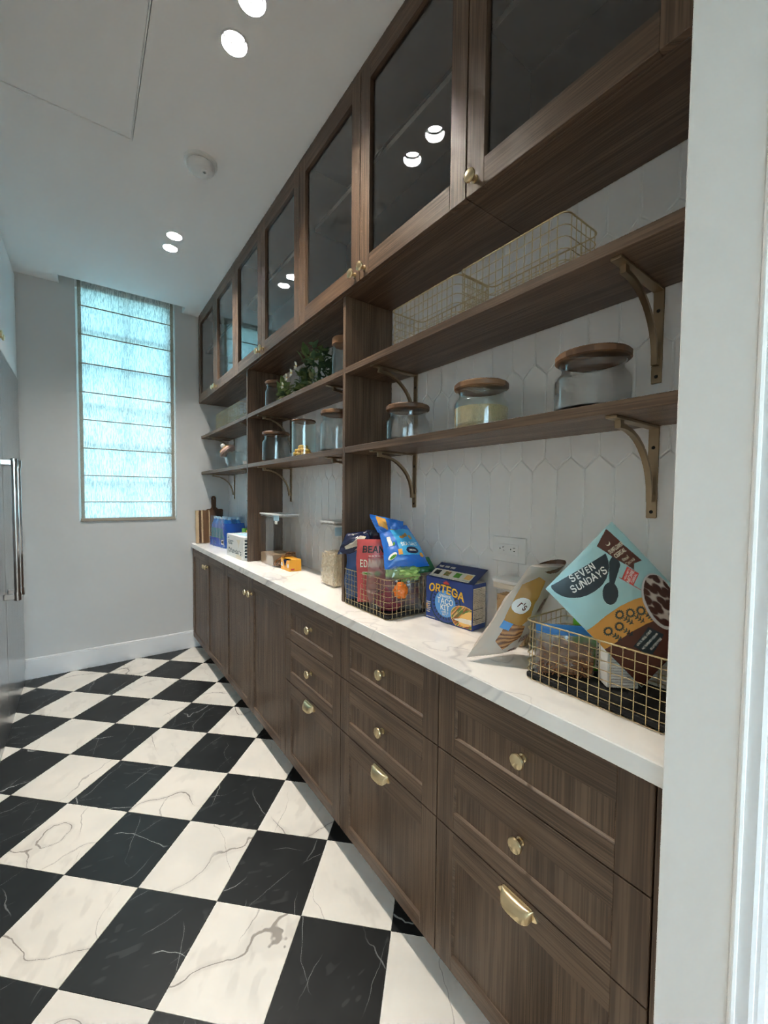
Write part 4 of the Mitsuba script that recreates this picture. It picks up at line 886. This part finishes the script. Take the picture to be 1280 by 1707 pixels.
def filmwall(z0, z1, out, n=22, nz=7, seed=3):
    c = [qa + (qb - qa) * t for t in np.linspace(0, 1, n)] + [qb + [0.14, 0.0], qa + [0.148, 0.0]]
    c = np.array(c); k = len(c); v = []
    for zi in range(nz):
        t = zi / (nz - 1); z = z0 + (z1 - z0) * t
        shrink = 0.022 * max(0, (z - CTZ - 0.16) / 0.09) ** 1.5
        ce = c.mean(0)
        for q, pnt in enumerate(c):
            b = 0.005 * abs(math.sin(math.pi * 5 * q / (n - 1))) if q < n else 0.0
            o = pnt + (ce - pnt) / np.linalg.norm(ce - pnt) * (shrink + 0.001 - out) - np.array([b, 0]) + 0.0025 * (meshkit.noise(np.array([[q * 0.9, z * 40, seed]]))[0] - 0.5)
            v.append((*o, z))
    f = []
    for zi in range(nz - 1):
        for q in range(k):
            a, b = zi * k + q, zi * k + (q + 1) % k; f += [[a, a + k, b + k], [a, b + k, b]]
    return trimesh.Trimesh(v, f, process=False)
part(wp, 'film', filmwall(CTZ + 0.004, CTZ + 0.252, 0.0), 'film_blue', True, label='clear blue shrink film')
part(wp, 'film_print', filmwall(CTZ + 0.003, CTZ + 0.075, 0.0015, nz=4), 'film_print', True)
part(wp, 'film_panel', filmwall(CTZ + 0.070, CTZ + 0.20, 0.0015, nz=5).slice_plane([0, 3.372, 0], [0, -1, 0]), 'film_print', True)
fW = Flat([0.8925, 3.405, CTZ + 0.03], [0.036, -0.354, 0], [0, 0, 1])
part(wp, 'barcode', wrap(pol(rect(0, 0, 0.055, 0.036, 6)), fW, 0.009), 'ink_white'); part(wp, 'barcode_bars', wrap(cat([pol(rect(0.008 + 0.0045 * i, 0.008, 0.0105 + 0.0045 * i + 0.001 * (i % 3), 0.028)) for i in range(9)]), fW, 0.0095), 'ink_black')
# cutting boards leaning on the window wall
def boardwood(c1, c2, s): return {'type': 'principled', 'base_color': proc(lambda p, n, uv: mix(c1, c2, fbm(p.x * 70 + s, p.y * 8, p.z * 5))), 'roughness': 0.5, 'specular': 0.3}
mat('maple', boardwood((0.50, 0.34, 0.19), (0.64, 0.47, 0.29), 1)); mat('walnut_board', boardwood((0.055, 0.025, 0.012), (0.13, 0.062, 0.03), 4)); mat('acacia', boardwood((0.12, 0.055, 0.025), (0.22, 0.11, 0.05), 9))
lean = rotm([1, 0, 0], -4, [0, 3.795, CTZ])
cb = thing('cutting_board', 'striped maple and walnut cutting board leaning against the window wall', 'cutting board', 'cutting boards')
for xa, xb, mt in ((0.780, 0.805, 'maple'), (0.805, 0.824, 'walnut_board'), (0.824, 0.838, 'maple'), (0.838, 0.885, 'acacia'), (0.885, 0.895, 'maple'), (0.895, 0.945, 'walnut_board')):
    part(cb, 'strip', tf(bx(xa, xb, 3.795, 3.820, CTZ + 0.004, CTZ + 0.290, 0.0012), lean), mt)
cb2 = thing('cutting_board', 'dark walnut paddle board with a handle, standing behind the striped board', 'cutting board', 'cutting boards')
pd = shapely.union_all([sbox(0.880, CTZ + 0.003, 1.020, CTZ + 0.300).buffer(-0.015).buffer(0.015), Polygon([(0.905, CTZ + 0.29), (0.925, CTZ + 0.315), (0.924, CTZ + 0.40), (0.936, CTZ + 0.414), (0.952, CTZ + 0.414), (0.962, CTZ + 0.40), (0.962, CTZ + 0.315), (0.985, CTZ + 0.29)])]).difference(ell(0.943, CTZ + 0.394, 0.007, 0.009))
part(cb2, 'board', tf(ext_y(pd, 3.862, 0.018), rotm([1, 0, 0], -3, [0, 3.844, CTZ])), 'walnut_board')
# tilted candy jar on the far lower shelf
cj = thing('candy_jar', 'round glass candy jar with a tilted pinkish lid on the far lower shelf', 'jar')
jc = np.array([0.95, 3.215, SH_LO])
pr_ = [(0, 0.001), (0.045, 0.001), (0.060, 0.012), (0.078, 0.045), (0.080, 0.075), (0.070, 0.110), (0.052, 0.132)]
gj = lathe(pr_ + [(max(0, a - 0.003), max(z, 0.006)) for a, z in pr_][::-1], 48); gj.fix_normals()
part(cj, 'glass', mv(gj, *jc), 'jar_glass', True)
Mt = frame(jc + [-0.028, 0.021, 0.100], [1, 0, 0], [0, 1, 0], [0, 0, 1]) @ rotm([0, 0, 1], 53.7) @ rotm([1, 0, 0], -42)
part(cj, 'neck', tf(lathe([(0.060, -0.012), (0.056, 0.02), (0.058, 0.034), (0.061, 0.036)], 40), Mt), 'clear_glass', True)
colour('lid_pink', (0.55, 0.36, 0.30), 0.3)
part(cj, 'lid', tf(lathe([(0, 0.036), (0.062, 0.036), (0.066, 0.042), (0.066, 0.055), (0.050, 0.068), (0.018, 0.076), (0, 0.077)], 40), Mt), 'lid_pink', 35)
part(cj, 'lid_band', tf(lathe([(0.040, 0.0735), (0.050, 0.0695), (0.051, 0.072), (0.040, 0.0765), (0.040, 0.0735)], 40), Mt), 'candy_yellow', 35)
part(cj, 'lid_knob', tf(lathe([(0, 0.076), (0.006, 0.076), (0.006, 0.084), (0.017, 0.092), (0.017, 0.108), (0.010, 0.114), (0, 0.115)], 24), Mt), 'plastic_white', 35)
sp = thing('white_dish', 'small white dish beside the tilted candy jar, half behind the far upright', 'dish')
whole(sp, mv(lathe([(0, 0.002), (0.030, 0.002), (0.050, 0.014), (0.056, 0.034), (0.053, 0.034), (0.046, 0.016), (0.028, 0.006), (0, 0.006)], 32), 0.945, 2.86, SH_LO + 0.0005), 'plastic_white', 40)

# ------------------------------------------------------------------ pale blue cereal pouch in the near basket
def foil(name, c, rough=0.32, cc=0.3): return mat(name, {'type': 'principled', 'base_color': rgb(c), 'roughness': rough, 'specular': 0.5, 'clearcoat': cc, 'clearcoat_gloss': 0.85})
foil('foil_pale', (0.36, 0.60, 0.62)); foil('foil_brown', (0.085, 0.026, 0.017), 0.4); foil('foil_ochre', (0.62, 0.30, 0.06), 0.4); foil('foil_navy', (0.010, 0.026, 0.036), 0.4)
TL, TR, BL = np.array([0.781, 0.476, 1.175]), np.array([0.908, 0.403, 1.319]), np.array([0.952, 0.350, 0.962])
exs, eys = TR - TL, TL - BL; ws, hs = np.linalg.norm(exs), np.linalg.norm(eys)
ez = np.cross(exs / ws, eys / hs)
sb = thing('cereal_pouch', 'pale blue cereal pouch with a dark bowl logo, tilted in the near wire basket', 'pouch')
bag = Bag(BL + exs / 2 - ez * 0.016, exs, eys, ws, hs, 0.046, prof=lambda t: (np.clip(1 - t, 0, 1) ** 0.45 * (1 - np.exp(-t * 18))) * 0.95, wr=0.0050, freq=13, seed=5, nu=40, nv=54, edge=0.6)
part(sb, 'pouch', bag.mesh(), 'foil_pale', 40)
w, h = ws, hs; area = sbox(-w / 2 + 0.001, 0.002, w / 2 - 0.001, h - 0.001)
# print, measured on the pouch: x to the right along the lettering, y up
def pr2(nm, g, m, off=0.0005): printed(sb, nm, [q.intersection(area) if not isinstance(q, trimesh.Trimesh) else q for q in (g if isinstance(g, list) else [g])], bag, m, off)
def at_(u, d): return (u, h - d)
tilt = -13.5; ct_, st_ = math.cos(math.radians(tilt)), math.sin(math.radians(tilt))
bowl = Polygon([at_(-0.090, 0.004), at_(-0.030, 0.0185), at_(0.0400, 0.0355)] + [(-0.0265 + 0.067 * (math.cos(a) * ct_ - 0.80 * math.sin(a) * st_ * -1) , h - 0.0205 + 0.067 * (math.cos(a) * st_ - 0.80 * math.sin(a) * ct_)) for a in np.linspace(0.06, math.pi - 0.06, 26)])
pr2('bowl', bowl.buffer(0.0005), 'foil_navy')
pr2('spoon', [ell(-0.0134, h - 0.100, 0.0165, 0.0235, -45), Polygon([at_(-0.0040, 0.087), at_(0.034, 0.052), at_(0.046, 0.050), at_(0.052, 0.062), at_(0.046, 0.074), at_(0.004, 0.0925)])], 'foil_navy')
pr2('flag_band', Polygon([at_(0.082, 0.002), at_(0.0395, 0.012), at_(0.046, 0.050), at_(0.060, 0.102), at_(0.070, 0.094), at_(0.088, 0.103), at_(0.083, 0.050)]), 'foil_brown', 0.0007)
pr2('flag_lettering', [txt('SUNFLOWER', 0.0088, 0.0655, h - 0.0425, -12, 0.50), txt('CEREAL', 0.0092, 0.0645, h - 0.0565, -12, 0.64), txt('Real', 0.0075, 0.0645, h - 0.073, -10, 0.8, False), txt('Cocoa', 0.0078, 0.0665, h - 0.0845, -10, 0.75, False), ell(0.060, h - 0.024, 0.0052, 0.0052).difference(ell(0.060, h - 0.0215, 0.0050, 0.0048))], 'ink_cream', 0.0012)
ss = []
def letters(word, u0, d0, u1, d1, hgt, wob):
    for q, ch in enumerate(word):
        t = q / (len(word) - 1); ss.append(txt(ch, hgt * (1.0 + 0.16 * wob[q]), u0 + (u1 - u0) * t, h - d0 - (d1 - d0) * t + 0.0018 * wob[q], tilt + 6 * wob[q], 0.84))
letters('SEVEN', -0.0475, 0.0225, -0.0010, 0.0335, 0.0140, [0.6, -0.4, 0.3, -0.3, 0.2]); letters('SUNDAYS', -0.0620, 0.0400, 0.0110, 0.0570, 0.0150, [0.3, -0.5, 0.5, -0.4, 0.4, -0.2, 0.5])
pr2('logo_lettering', ss, 'ink_white', 0.0010)
pr2('hill', Polygon([at_(-0.1025, 0.130), at_(-0.085, 0.131), at_(-0.055, 0.131), at_(-0.020, 0.137), at_(0.015, 0.150), at_(0.050, 0.172), at_(0.080, 0.205), at_(0.080, 0.30), at_(-0.1025, 0.30)]).buffer(0.004), 'foil_ochre', 0.0004)
pr2('ground', Polygon([at_(-0.1025, 0.186), at_(-0.078, 0.187), at_(-0.040, 0.192), at_(-0.005, 0.202), at_(0.025, 0.215), at_(0.060, 0.240), at_(0.102, 0.27), at_(0.102, 0.301), at_(-0.1025, 0.301)]).buffer(0.004), 'foil_brown', 0.0007)
flw = []
for fu, fd in ((-0.072, 0.155), (-0.0486, 0.163), (-0.031, 0.1456), (-0.012, 0.159), (0.007, 0.171)):
    fx_, fy_ = fu, h - fd
    flw += [ell(fx_, fy_, 0.0080, 0.0080).difference(ell(fx_, fy_, 0.0056, 0.0056)), *[ell(fx_ + 0.0088 * math.cos(a), fy_ + 0.0088 * math.sin(a), 0.0016, 0.0011, math.degrees(a)) for a in np.linspace(0, 2 * math.pi, 15)[:-1]]]
    st0 = [affinity.rotate(g, 12, origin=(fx_, fy_)) for g in [rect(fx_ - 0.0007, fy_ - 0.034, fx_ + 0.0007, fy_ - 0.008)] + [ell(fx_ + sg * 0.0030, fy_ - 0.0155 - 0.0065 * q, 0.0032, 0.0013, 35 * sg) for q in range(3) for sg in (-1, 1)]]
    flw += st0
pr2('sunflower', flw, 'foil_navy', 0.0011)
pr2('red_flag', [Polygon([at_(0.054, 0.0865), at_(0.0616, 0.115), at_(0.034, 0.123), at_(0.0253, 0.0954)]), Polygon([at_(0.0235, 0.0895), at_(0.0385, 0.1415), at_(0.0395, 0.1410), at_(0.0245, 0.0890)])], 'ink_red', 0.0009)
pr2('red_flag_lettering', [txt('NOW WITH', 0.0040, 0.0415, h - 0.0965, 17, 0.85), txt('MORE', 0.0078, 0.0435, h - 0.1050, 17, 0.95), txt('CEREAL', 0.0052, 0.0460, h - 0.1140, 17, 0.85)], 'ink_white', 0.0014)
def cocoa(p, n, uv):
    a, b, c = voronoi(p.x * 85 + p.y * 30, p.z * 85 - p.y * 60)
    return mix((0.055, 0.018, 0.012), (0.50, 0.44, 0.40), smoothstep(0.10, 0.28, b - a) * 0.0 + smoothstep(0.45, 0.75, a))
mat('cocoa_print', {'type': 'principled', 'base_color': proc(cocoa), 'roughness': 0.4})
colour('bowl_white', (0.55, 0.54, 0.54))
pr2('photo_bowl_rim', ell(0.052, h - 0.189, 0.037, 0.062, -22), 'bowl_white', 0.0012); pr2('photo_bowl', ell(0.054, h - 0.188, 0.033, 0.057, -22), 'cocoa_print', 0.0015)
pr2('claim_panel', Polygon([at_(-0.057, 0.214), at_(-0.006, 0.205), at_(0.006, 0.240), at_(-0.046, 0.256)]), 'foil_navy', 0.0009)
pr2('claim_lettering', [txt('100% REAL FOOD', 0.0046, -0.029, h - 0.2155, 4, 0.78), txt('NO REFINED SUGAR', 0.0046, -0.025, h - 0.229, 4, 0.74), txt('GLUTEN FREE', 0.0046, -0.020, h - 0.242, 4, 0.78)], 'ink_white', 0.0014)

# other things in the near basket
scene['film_clear'] = {'type': 'blendbsdf', 'weight': 0.035, 'a': {'type': 'thindielectric', 'int_ior': 1.5, 'specular_transmittance': rgb((0.95, 0.95, 0.95))}, 'b': {'type': 'twosided', 'bsdf': {'type': 'roughplastic', 'alpha': 0.06, 'diffuse_reflectance': rgb((0.75, 0.75, 0.75))}}}
foil('foil_green', (0.09, 0.34, 0.015)); colour('strip_blue', (0.03, 0.16, 0.42), 0.3)
cdir = np.array([0.80, -0.60, 0.0])                                # along the view's right
gp = thing('green_pouch', 'bright green pouch with a white label standing behind the bag of shredded snack', 'pouch')
gbag = Bag([0.985, 0.470, CTZ + 0.020], [0.80, -0.60, 0], [0.0, 0.02, 1], 0.115, 0.190, 0.035, wr=0.003, seed=11)
part(gp, 'pouch', gbag.mesh(), 'foil_green', 40)
printed(gp, 'label', rect(-0.010, 0.012, 0.052, 0.115), gbag, 'ink_cream', 0.0006); printed(gp, 'label_lines', [rect(-0.006, 0.018 + 0.009 * i, 0.046 - 0.006 * (i % 3), 0.021 + 0.009 * i) for i in range(10)] + [txt('Clusters', 0.009, 0.020, 0.106, sx=0.8)], gbag, 'ink_black', 0.0010)
nb = thing('nutrition_carton', 'white carton printed with nutrition text, in the near basket under the pouch', 'box')
M, w, h, d, ex, bk = yawbox((0.918, 0.416), (0.968, 0.372), 0.045, CTZ + 0.020, 1.090)
part(nb, 'carton', tf(bx(0, w, 0, d, 0, h, 0.001), M), 'card_white')
fN = Flat(M[:3, 3], ex, [0, 0, 1]); printed(nb, 'text_lines', [rect(0.004, 0.006 + 0.0062 * i, w - 0.004 - 0.008 * ((i * 5) % 4) * 0.5, 0.0076 + 0.0062 * i) for i in range(24)] + [rect(0.003, h * 0.62, w - 0.003, h * 0.62 + 0.002)], fN, 'ink_grey', 0.0004)
zb_ = thing('zip_bag', 'clear zip bag of brown shredded snack with a blue seal in the near basket', 'bag')
zbag = Bag([0.902, 0.505, CTZ + 0.018], [0.66, -0.75, 0.0], [0.05, 0.06, 1], 0.130, 0.120, 0.030, wr=0.006, seed=21)
part(zb_, 'film', zbag.mesh(), 'film_clear', 40)
printed(zb_, 'seal', rect(-0.064, 0.096, 0.064, 0.118), zbag, 'strip_blue', 0.0006)
snk = []
for k in range(300):
    u, v = rnd(-0.055, 0.055), rnd(0.006, 0.075); d_ = rnd(-0.7, 0.7); q = zbag.local(np.array([[u, v]]), 1)[0]; p = zbag.world(np.array([[q[0], q[1], q[2] * d_ * 0.8]]))[0]
    dr_ = np.array([rnd(-1, 1), rnd(-1, 1), rnd(-1, 1)]); dr_ *= rnd(0.008, 0.018) / np.linalg.norm(dr_); snk.append(tube([p - dr_, p + [0, 0, 0.002], p + dr_], 0.0015, 4))
def shred(p, n, uv): return mix((0.11, 0.04, 0.018), (0.36, 0.17, 0.07), noise(p.x * 150, p.y * 150, p.z * 150))
mat('shred', {'type': 'principled', 'base_color': proc(shred), 'roughness': 0.6}); score = Bag([0.904, 0.503, CTZ + 0.021], [0.66, -0.75, 0.0], [0.05, 0.06, 1], 0.112, 0.074, 0.020, wr=0.008, freq=40, seed=23); snk.append(score.mesh())
part(zb_, 'snack', cat(snk), 'shred', False, label='brown shredded snack', kind='stuff')

# tan pretzel bag leaning on the basket
foil('foil_tan', (0.44, 0.39, 0.34), 0.30, 0.6); foil('foil_gold', (0.40, 0.215, 0.045), 0.3, 0.6); foil('foil_inside', (0.11, 0.05, 0.03), 0.45)
tn = thing('pretzel_bag', 'open tan and gold pretzel bag leaning against the near wire basket', 'bag')
b0, b1, t0, t1 = np.array([0.812, 0.694, CTZ + 0.006]), np.array([0.958, 0.646, CTZ + 0.010]), np.array([0.922, 0.582, 1.186]), np.array([1.028, 0.540, 1.196])
tbag = Bag((b0 + b1) / 2 + np.array([0.0, 0.030, 0.004]), b1 - b0, (t0 + t1) / 2 - (b0 + b1) / 2, np.linalg.norm(b1 - b0), np.linalg.norm((t0 + t1) / 2 - (b0 + b1) / 2), 0.098, prof=lambda t: (1 - np.exp(-t * 9)) * (1 - 0.62 * t ** 1.5), wr=0.013, freq=17, seed=8, taper=0.24, nu=34, nv=44)
part(tn, 'bag', tbag.mesh(), 'foil_tan', 40)
tw_, th_ = tbag.w, tbag.h
win = Polygon([(-0.050, 0.070), (-0.020, 0.048), (0.000, 0.085), (-0.008, 0.120), (-0.050, 0.125)]).buffer(0.003)
def pretz(p, n, uv):
    s = 0.5 + 0.5 * dr.sin((p.z * 0.8 - p.x * 0.5 - p.y * 0.5) * 620 + 5 * noise(p.x * 60, p.y * 60, p.z * 60))
    return mix((0.10, 0.032, 0.012), (0.42, 0.20, 0.075), s)
mat('pretzel_window', {'type': 'principled', 'base_color': proc(pretz), 'roughness': 0.3, 'clearcoat': 1.0, 'clearcoat_gloss': 0.9})
printed(tn, 'window', win, tbag, 'pretzel_window', 0.0006, 40, 'window showing brown pretzels')
printed(tn, 'gold_band', [Polygon([(-0.062, 0.128), (-0.018, 0.122), (0.002, 0.150), (-0.006, 0.250), (-0.034, 0.262), (-0.066, 0.235)])], tbag, 'foil_gold', 0.0007, 40)
printed(tn, 'blue_badge', [Polygon([(-0.062, 0.108), (-0.040, 0.104), (-0.038, 0.126), (-0.062, 0.130)])], tbag, 'ink_sky', 0.0010, 40)
printed(tn, 'oval', ell(-0.038, 0.178, 0.026, 0.022, -20).intersection(sbox(-0.068, 0, 0.07, 0.3)), tbag, 'ink_white', 0.0011, 40)
printed(tn, 'oval_lettering', [txt("r's", 0.017, -0.034, 0.178, -25)], tbag, 'ink_brown', 0.0016)
printed(tn, 'lettering', [rect(0.012 + 0.007 * i, 0.062, 0.0155 + 0.007 * i, 0.085 + 0.004 * (i % 3), 25) for i in range(6)] + [rect(0.008 + 0.009 * i, 0.030, 0.0135 + 0.009 * i, 0.040 + 0.004 * (i % 2), 8) for i in range(3)] + [rect(0.026 + 0.006 * i, 0.155, 0.0285 + 0.006 * i, 0.195, -18) for i in range(3)], tbag, 'ink_brown', 0.0010)
lp = []
for a in np.linspace(0, 2 * np.pi, 27)[:-1]:
    lp.append((math.cos(a), math.sin(a)))
top = tbag.world(np.array([[0.054 * (1 - 0.24) * c_, th_ - 0.004 + 0.012 * c_, 0.022 * s_] for c_, s_ in lp])); bot = tbag.world(np.array([[0.050 * (1 - 0.24) * c_, th_ - 0.040, 0.016 * s_] for c_, s_ in lp]))
n_ = len(lp); cup = trimesh.Trimesh(np.vstack([top, bot, bot.mean(0)[None]]), [q for i in range(n_) for q in ([i, (i + 1) % n_, n_ + (i + 1) % n_], [i, n_ + (i + 1) % n_, n_ + i], [n_ + i, n_ + (i + 1) % n_, 2 * n_])], process=False)
part(tn, 'mouth', cup, 'foil_inside', True, label='dark brown open mouth of the bag')

# ------------------------------------------------------------------ things heaped in the far worktop basket
foil('foil_red', (0.50, 0.075, 0.075)); foil('foil_blue', (0.018, 0.15, 0.56), 0.25, 0.6); foil('foil_cyan', (0.05, 0.36, 0.66), 0.3, 0.4); foil('foil_dark', (0.008, 0.014, 0.05), 0.25, 0.6); foil('foil_denim', (0.03, 0.075, 0.20), 0.3, 0.5)
vr = np.array([0.806, -0.592, 0.0])
dn = thing('denim_pouch', 'dark blue snack pouch with a folded white top, left end of the heaped basket', 'pouch')
dbag = Bag([0.872, 1.372, CTZ + 0.018], [0.62, -0.78, 0.0], [0.02, 0.0, 1], 0.085, 0.225, 0.035, wr=0.009, seed=31, taper=-0.1)
part(dn, 'pouch', dbag.mesh(), 'foil_denim', 40)
dtop = Bag([0.868, 1.372, CTZ + 0.205], [0.80, -0.60, 0.10], [0.18, 0.0, 0.98], 0.140, 0.085, 0.040, wr=0.022, freq=28, seed=36, taper=0.35)
part(dn, 'folded_top', dtop.mesh(), 'foil_dark', 40); printed(dn, 'white_print', [Polygon([(-0.040, 0.018), (0.020, 0.030), (0.050, 0.062), (0.020, 0.070), (-0.015, 0.045), (-0.050, 0.032)]), Polygon([(0.000, 0.012), (0.050, 0.020), (0.056, 0.036), (0.020, 0.032)])], dtop, 'ink_cream', 0.0012, 40)
nv_ = thing('navy_bag', 'crumpled black and yellow bag at the back of the heaped basket', 'bag')
nbag = Bag([0.975, 1.345, CTZ + 0.03], [0.80, -0.60, 0.0], [0.0, 0.0, 1], 0.150, 0.265, 0.040, wr=0.020, freq=24, seed=44, taper=0.25)
part(nv_, 'bag', nbag.mesh(), 'foil_dark', 40); printed(nv_, 'yellow_print', [Polygon([(-0.005, 0.205), (0.025, 0.250), (0.050, 0.240), (0.030, 0.200)])], nbag, 'ink_yellow', 0.0012, 40)
rd = thing('red_pouch', 'red snack pouch with white lettering standing in the heaped basket', 'pouch')
rbag = Bag([0.880, 1.262, CTZ + 0.030], [0.80, -0.60, 0.0], [-0.012, 0.012, 1], 0.118, 0.240, 0.040, wr=0.005, seed=52)
part(rd, 'pouch', rbag.mesh(), 'foil_red', 40)
printed(rd, 'heading', [txt('BEAN', 0.024, 0.004, 0.203, 0, 0.95)], rbag, 'ink_black', 0.0008, label='black lettering')
printed(rd, 'lettering', [txt('EDAMAME', 0.027, 0.014, 0.150, 0, 0.62), rect(-0.036, 0.106, 0.004, 0.119), *[rect(-0.012 + 0.012 * i, 0.1765, -0.004 + 0.012 * i, 0.180) for i in range(5)]], rbag, 'ink_cream', 0.0008)
printed(rd, 'seal_print', [ell(0.020, 0.112, 0.011, 0.009), rect(-0.032, 0.109, -0.002, 0.116)], rbag, 'ink_green', 0.0011)
bl = thing('blue_chip_bag', 'bright blue sea salt snack bag lying on top of the heaped basket', 'bag')
bbag = Bag([0.945, 1.130, 1.108], [0.96, -0.28, 0.02], [-0.02, 0.58, 0.80], 0.176, 0.180, 0.095, prof=lambda t: (1 - np.exp(-t * 10)) * np.clip(1 - t, 0, 1) ** 0.6, wr=0.014, freq=18, seed=61, taper=0.32, nu=34, nv=40)
part(bl, 'bag', bbag.mesh(), 'foil_blue', 40)
bh, bw = bbag.h, bbag.w
printed(bl, 'panel', Polygon([(-0.025, 0.040), (0.072, 0.040), (0.068, 0.148), (-0.030, 0.158)]).buffer(0.004), bbag, 'foil_cyan', 0.0008, 40)
printed(bl, 'lettering', [txt('SEA SALT', 0.016, 0.022, 0.082, 0, 0.78)], bbag, 'ink_white', 0.0014)
printed(bl, 'badge', ell(0.024, 0.054, 0.028, 0.014), bbag, 'foil_dark', 0.0014); printed(bl, 'badge_lettering', [rect(0.008 + 0.0055 * q, 0.051, 0.012 + 0.0055 * q, 0.057) for q in range(6)], bbag, 'ink_white', 0.0020)
printed(bl, 'almond_print', [ell(0.000 + 0.014 * i, 0.112 + 0.006 * ((i * 7) % 3), 0.010, 0.0065, 30 * i) for i in range(4)], bbag, 'ink_tan', 0.0014)
[printed(bl, 'side_print', e_, bbag, 'ink_white', 0.0012) for e_ in (ell(-0.058, 0.040, 0.018, 0.010, 30), rect(-0.066, 0.082, -0.050, 0.122))]; [printed(bl, 'side_leaf', e_, bbag, 'ink_green', 0.0018) for e_ in (ell(-0.057, 0.037, 0.013, 0.005, 25), ell(-0.045, 0.088, 0.008, 0.004, 60))]
printed(bl, 'orange_mark', [rect(-0.036, 0.040, -0.020, 0.062), ell(0.062, 0.038, 0.009, 0.009)], bbag, 'ink_ochre', 0.0016)
bt = Bag(bbag.world(np.array([[0, bh - 0.045, -0.004]]))[0], [0.90, -0.30, -0.22], [-0.25, 0.25, 0.85], 0.120, 0.075, 0.020, wr=0.026, freq=30, seed=67, taper=-0.15)
part(bl, 'folded_top', bt.mesh(), 'foil_blue', 40); printed(bl, 'folded_print', [Polygon([(-0.045, 0.030), (-0.012, 0.020), (-0.008, 0.066), (-0.038, 0.072)]), ell(0.01, 0.02, 0.016, 0.008)], bt, 'ink_ochre', 0.0014, 40)
# produce bag: clear crumpled film over romaine, red leaves and an orange pepper
pb = thing('produce_bag', 'clear crumpled bag of green romaine and dark red leaves in the heaped basket', 'bag')
pbag = Bag([0.905, 1.168, CTZ + 0.020], [0.80, -0.60, 0.0], [-0.02, 0.03, 1], 0.190, 0.190, 0.080, wr=0.018, freq=20, seed=71, taper=0.1, nu=34, nv=36)
part(pb, 'film', pbag.mesh(), 'film_clear', 40)
def rom(p, n, uv): return mix((0.10, 0.26, 0.03), (0.42, 0.56, 0.20), fbm(p.x * 70, p.y * 70, p.z * 70))
mat('romaine', {'type': 'principled', 'base_color': proc(rom), 'roughness': 0.45})
def redl(p, n, uv): return mix((0.055, 0.006, 0.012), (0.24, 0.03, 0.05), fbm(p.x * 60, p.y * 60, p.z * 60))
mat('red_leaf', {'type': 'principled', 'base_color': proc(redl), 'roughness': 0.4})
def blob(c, s, amp, fr, seed, sub=4, M=None):
    m = trimesh.creation.icosphere(sub, 1.0); n = meshkit.fbm(m.vertices * fr + seed, 3, seed) - 0.5
    m.vertices = m.vertices * (1 + amp * n[:, None]) * s
    if M is not None: m.apply_transform(M)
    return mv(m, *c)
part(pb, 'romaine', blob((0.935, 1.150, 1.088), (0.062, 0.030, 0.030), 0.7, 3.0, 4, 5, rotm([0, 0, 1], -36)), 'romaine', True, label='green romaine')
part(pb, 'red_leaves', blob((0.888, 1.172, 1.010), (0.050, 0.032, 0.062), 0.7, 2.6, 9, 5, rotm([0, 0, 1], -36)), 'red_leaf', True, label='dark red leaves')
orp = thing('orange_pepper', 'shiny orange pepper behind the wires at the front of the heaped basket', 'pepper')
foil('pepper_orange', (0.75, 0.17, 0.012), 0.25, 0.8); part(orp, 'pepper', blob((0.908, 1.128, 1.030), (0.026, 0.022, 0.030), 0.45, 2.2, 15, 4), 'pepper_orange', True); part(orp, 'stem', tube([(0.908, 1.128, 1.055), (0.910, 1.127, 1.066), (0.914, 1.125, 1.071)], 0.0028, 6), 'leaf_green', True)
rv = thing('red_leaf_bag', 'dark red packaged leaves under clear film at the right end of the heaped basket', 'bag')
part(rv, 'leaves', blob((0.983, 1.165, 0.996), (0.032, 0.036, 0.042), 0.6, 2.8, 23, 5), 'red_leaf', True)
vbag = Bag([0.972, 1.150, CTZ + 0.02], [0.93, -0.36, 0.0], [0, 0.02, 1], 0.080, 0.135, 0.055, wr=0.012, seed=83); part(rv, 'film', vbag.mesh(), 'film_clear', 40)
gw = thing('green_wrapper', 'folded green and yellow wrapper lying over the right rim of the heaped basket', 'wrapper')
gwb = Bag([0.985, 1.118, 1.086], [0.92, -0.38, 0.05], [0.10, 0.45, 0.35], 0.135, 0.075, 0.030, wr=0.010, freq=26, seed=91)
colour('wrap_yellow', (0.62, 0.58, 0.05), 0.35); part(gw, 'wrapper', gwb.mesh(), 'foil_green2' if foil('foil_green2', (0.012, 0.11, 0.035)) else None, 40)
printed(gw, 'yellow_edge', ell(-0.026, 0.036, 0.038, 0.026).difference(ell(-0.022, 0.038, 0.024, 0.012)), gwb, 'wrap_yellow', 0.0012, 40)

for k in [k for k in labels if not labels[k]]: del labels[k]
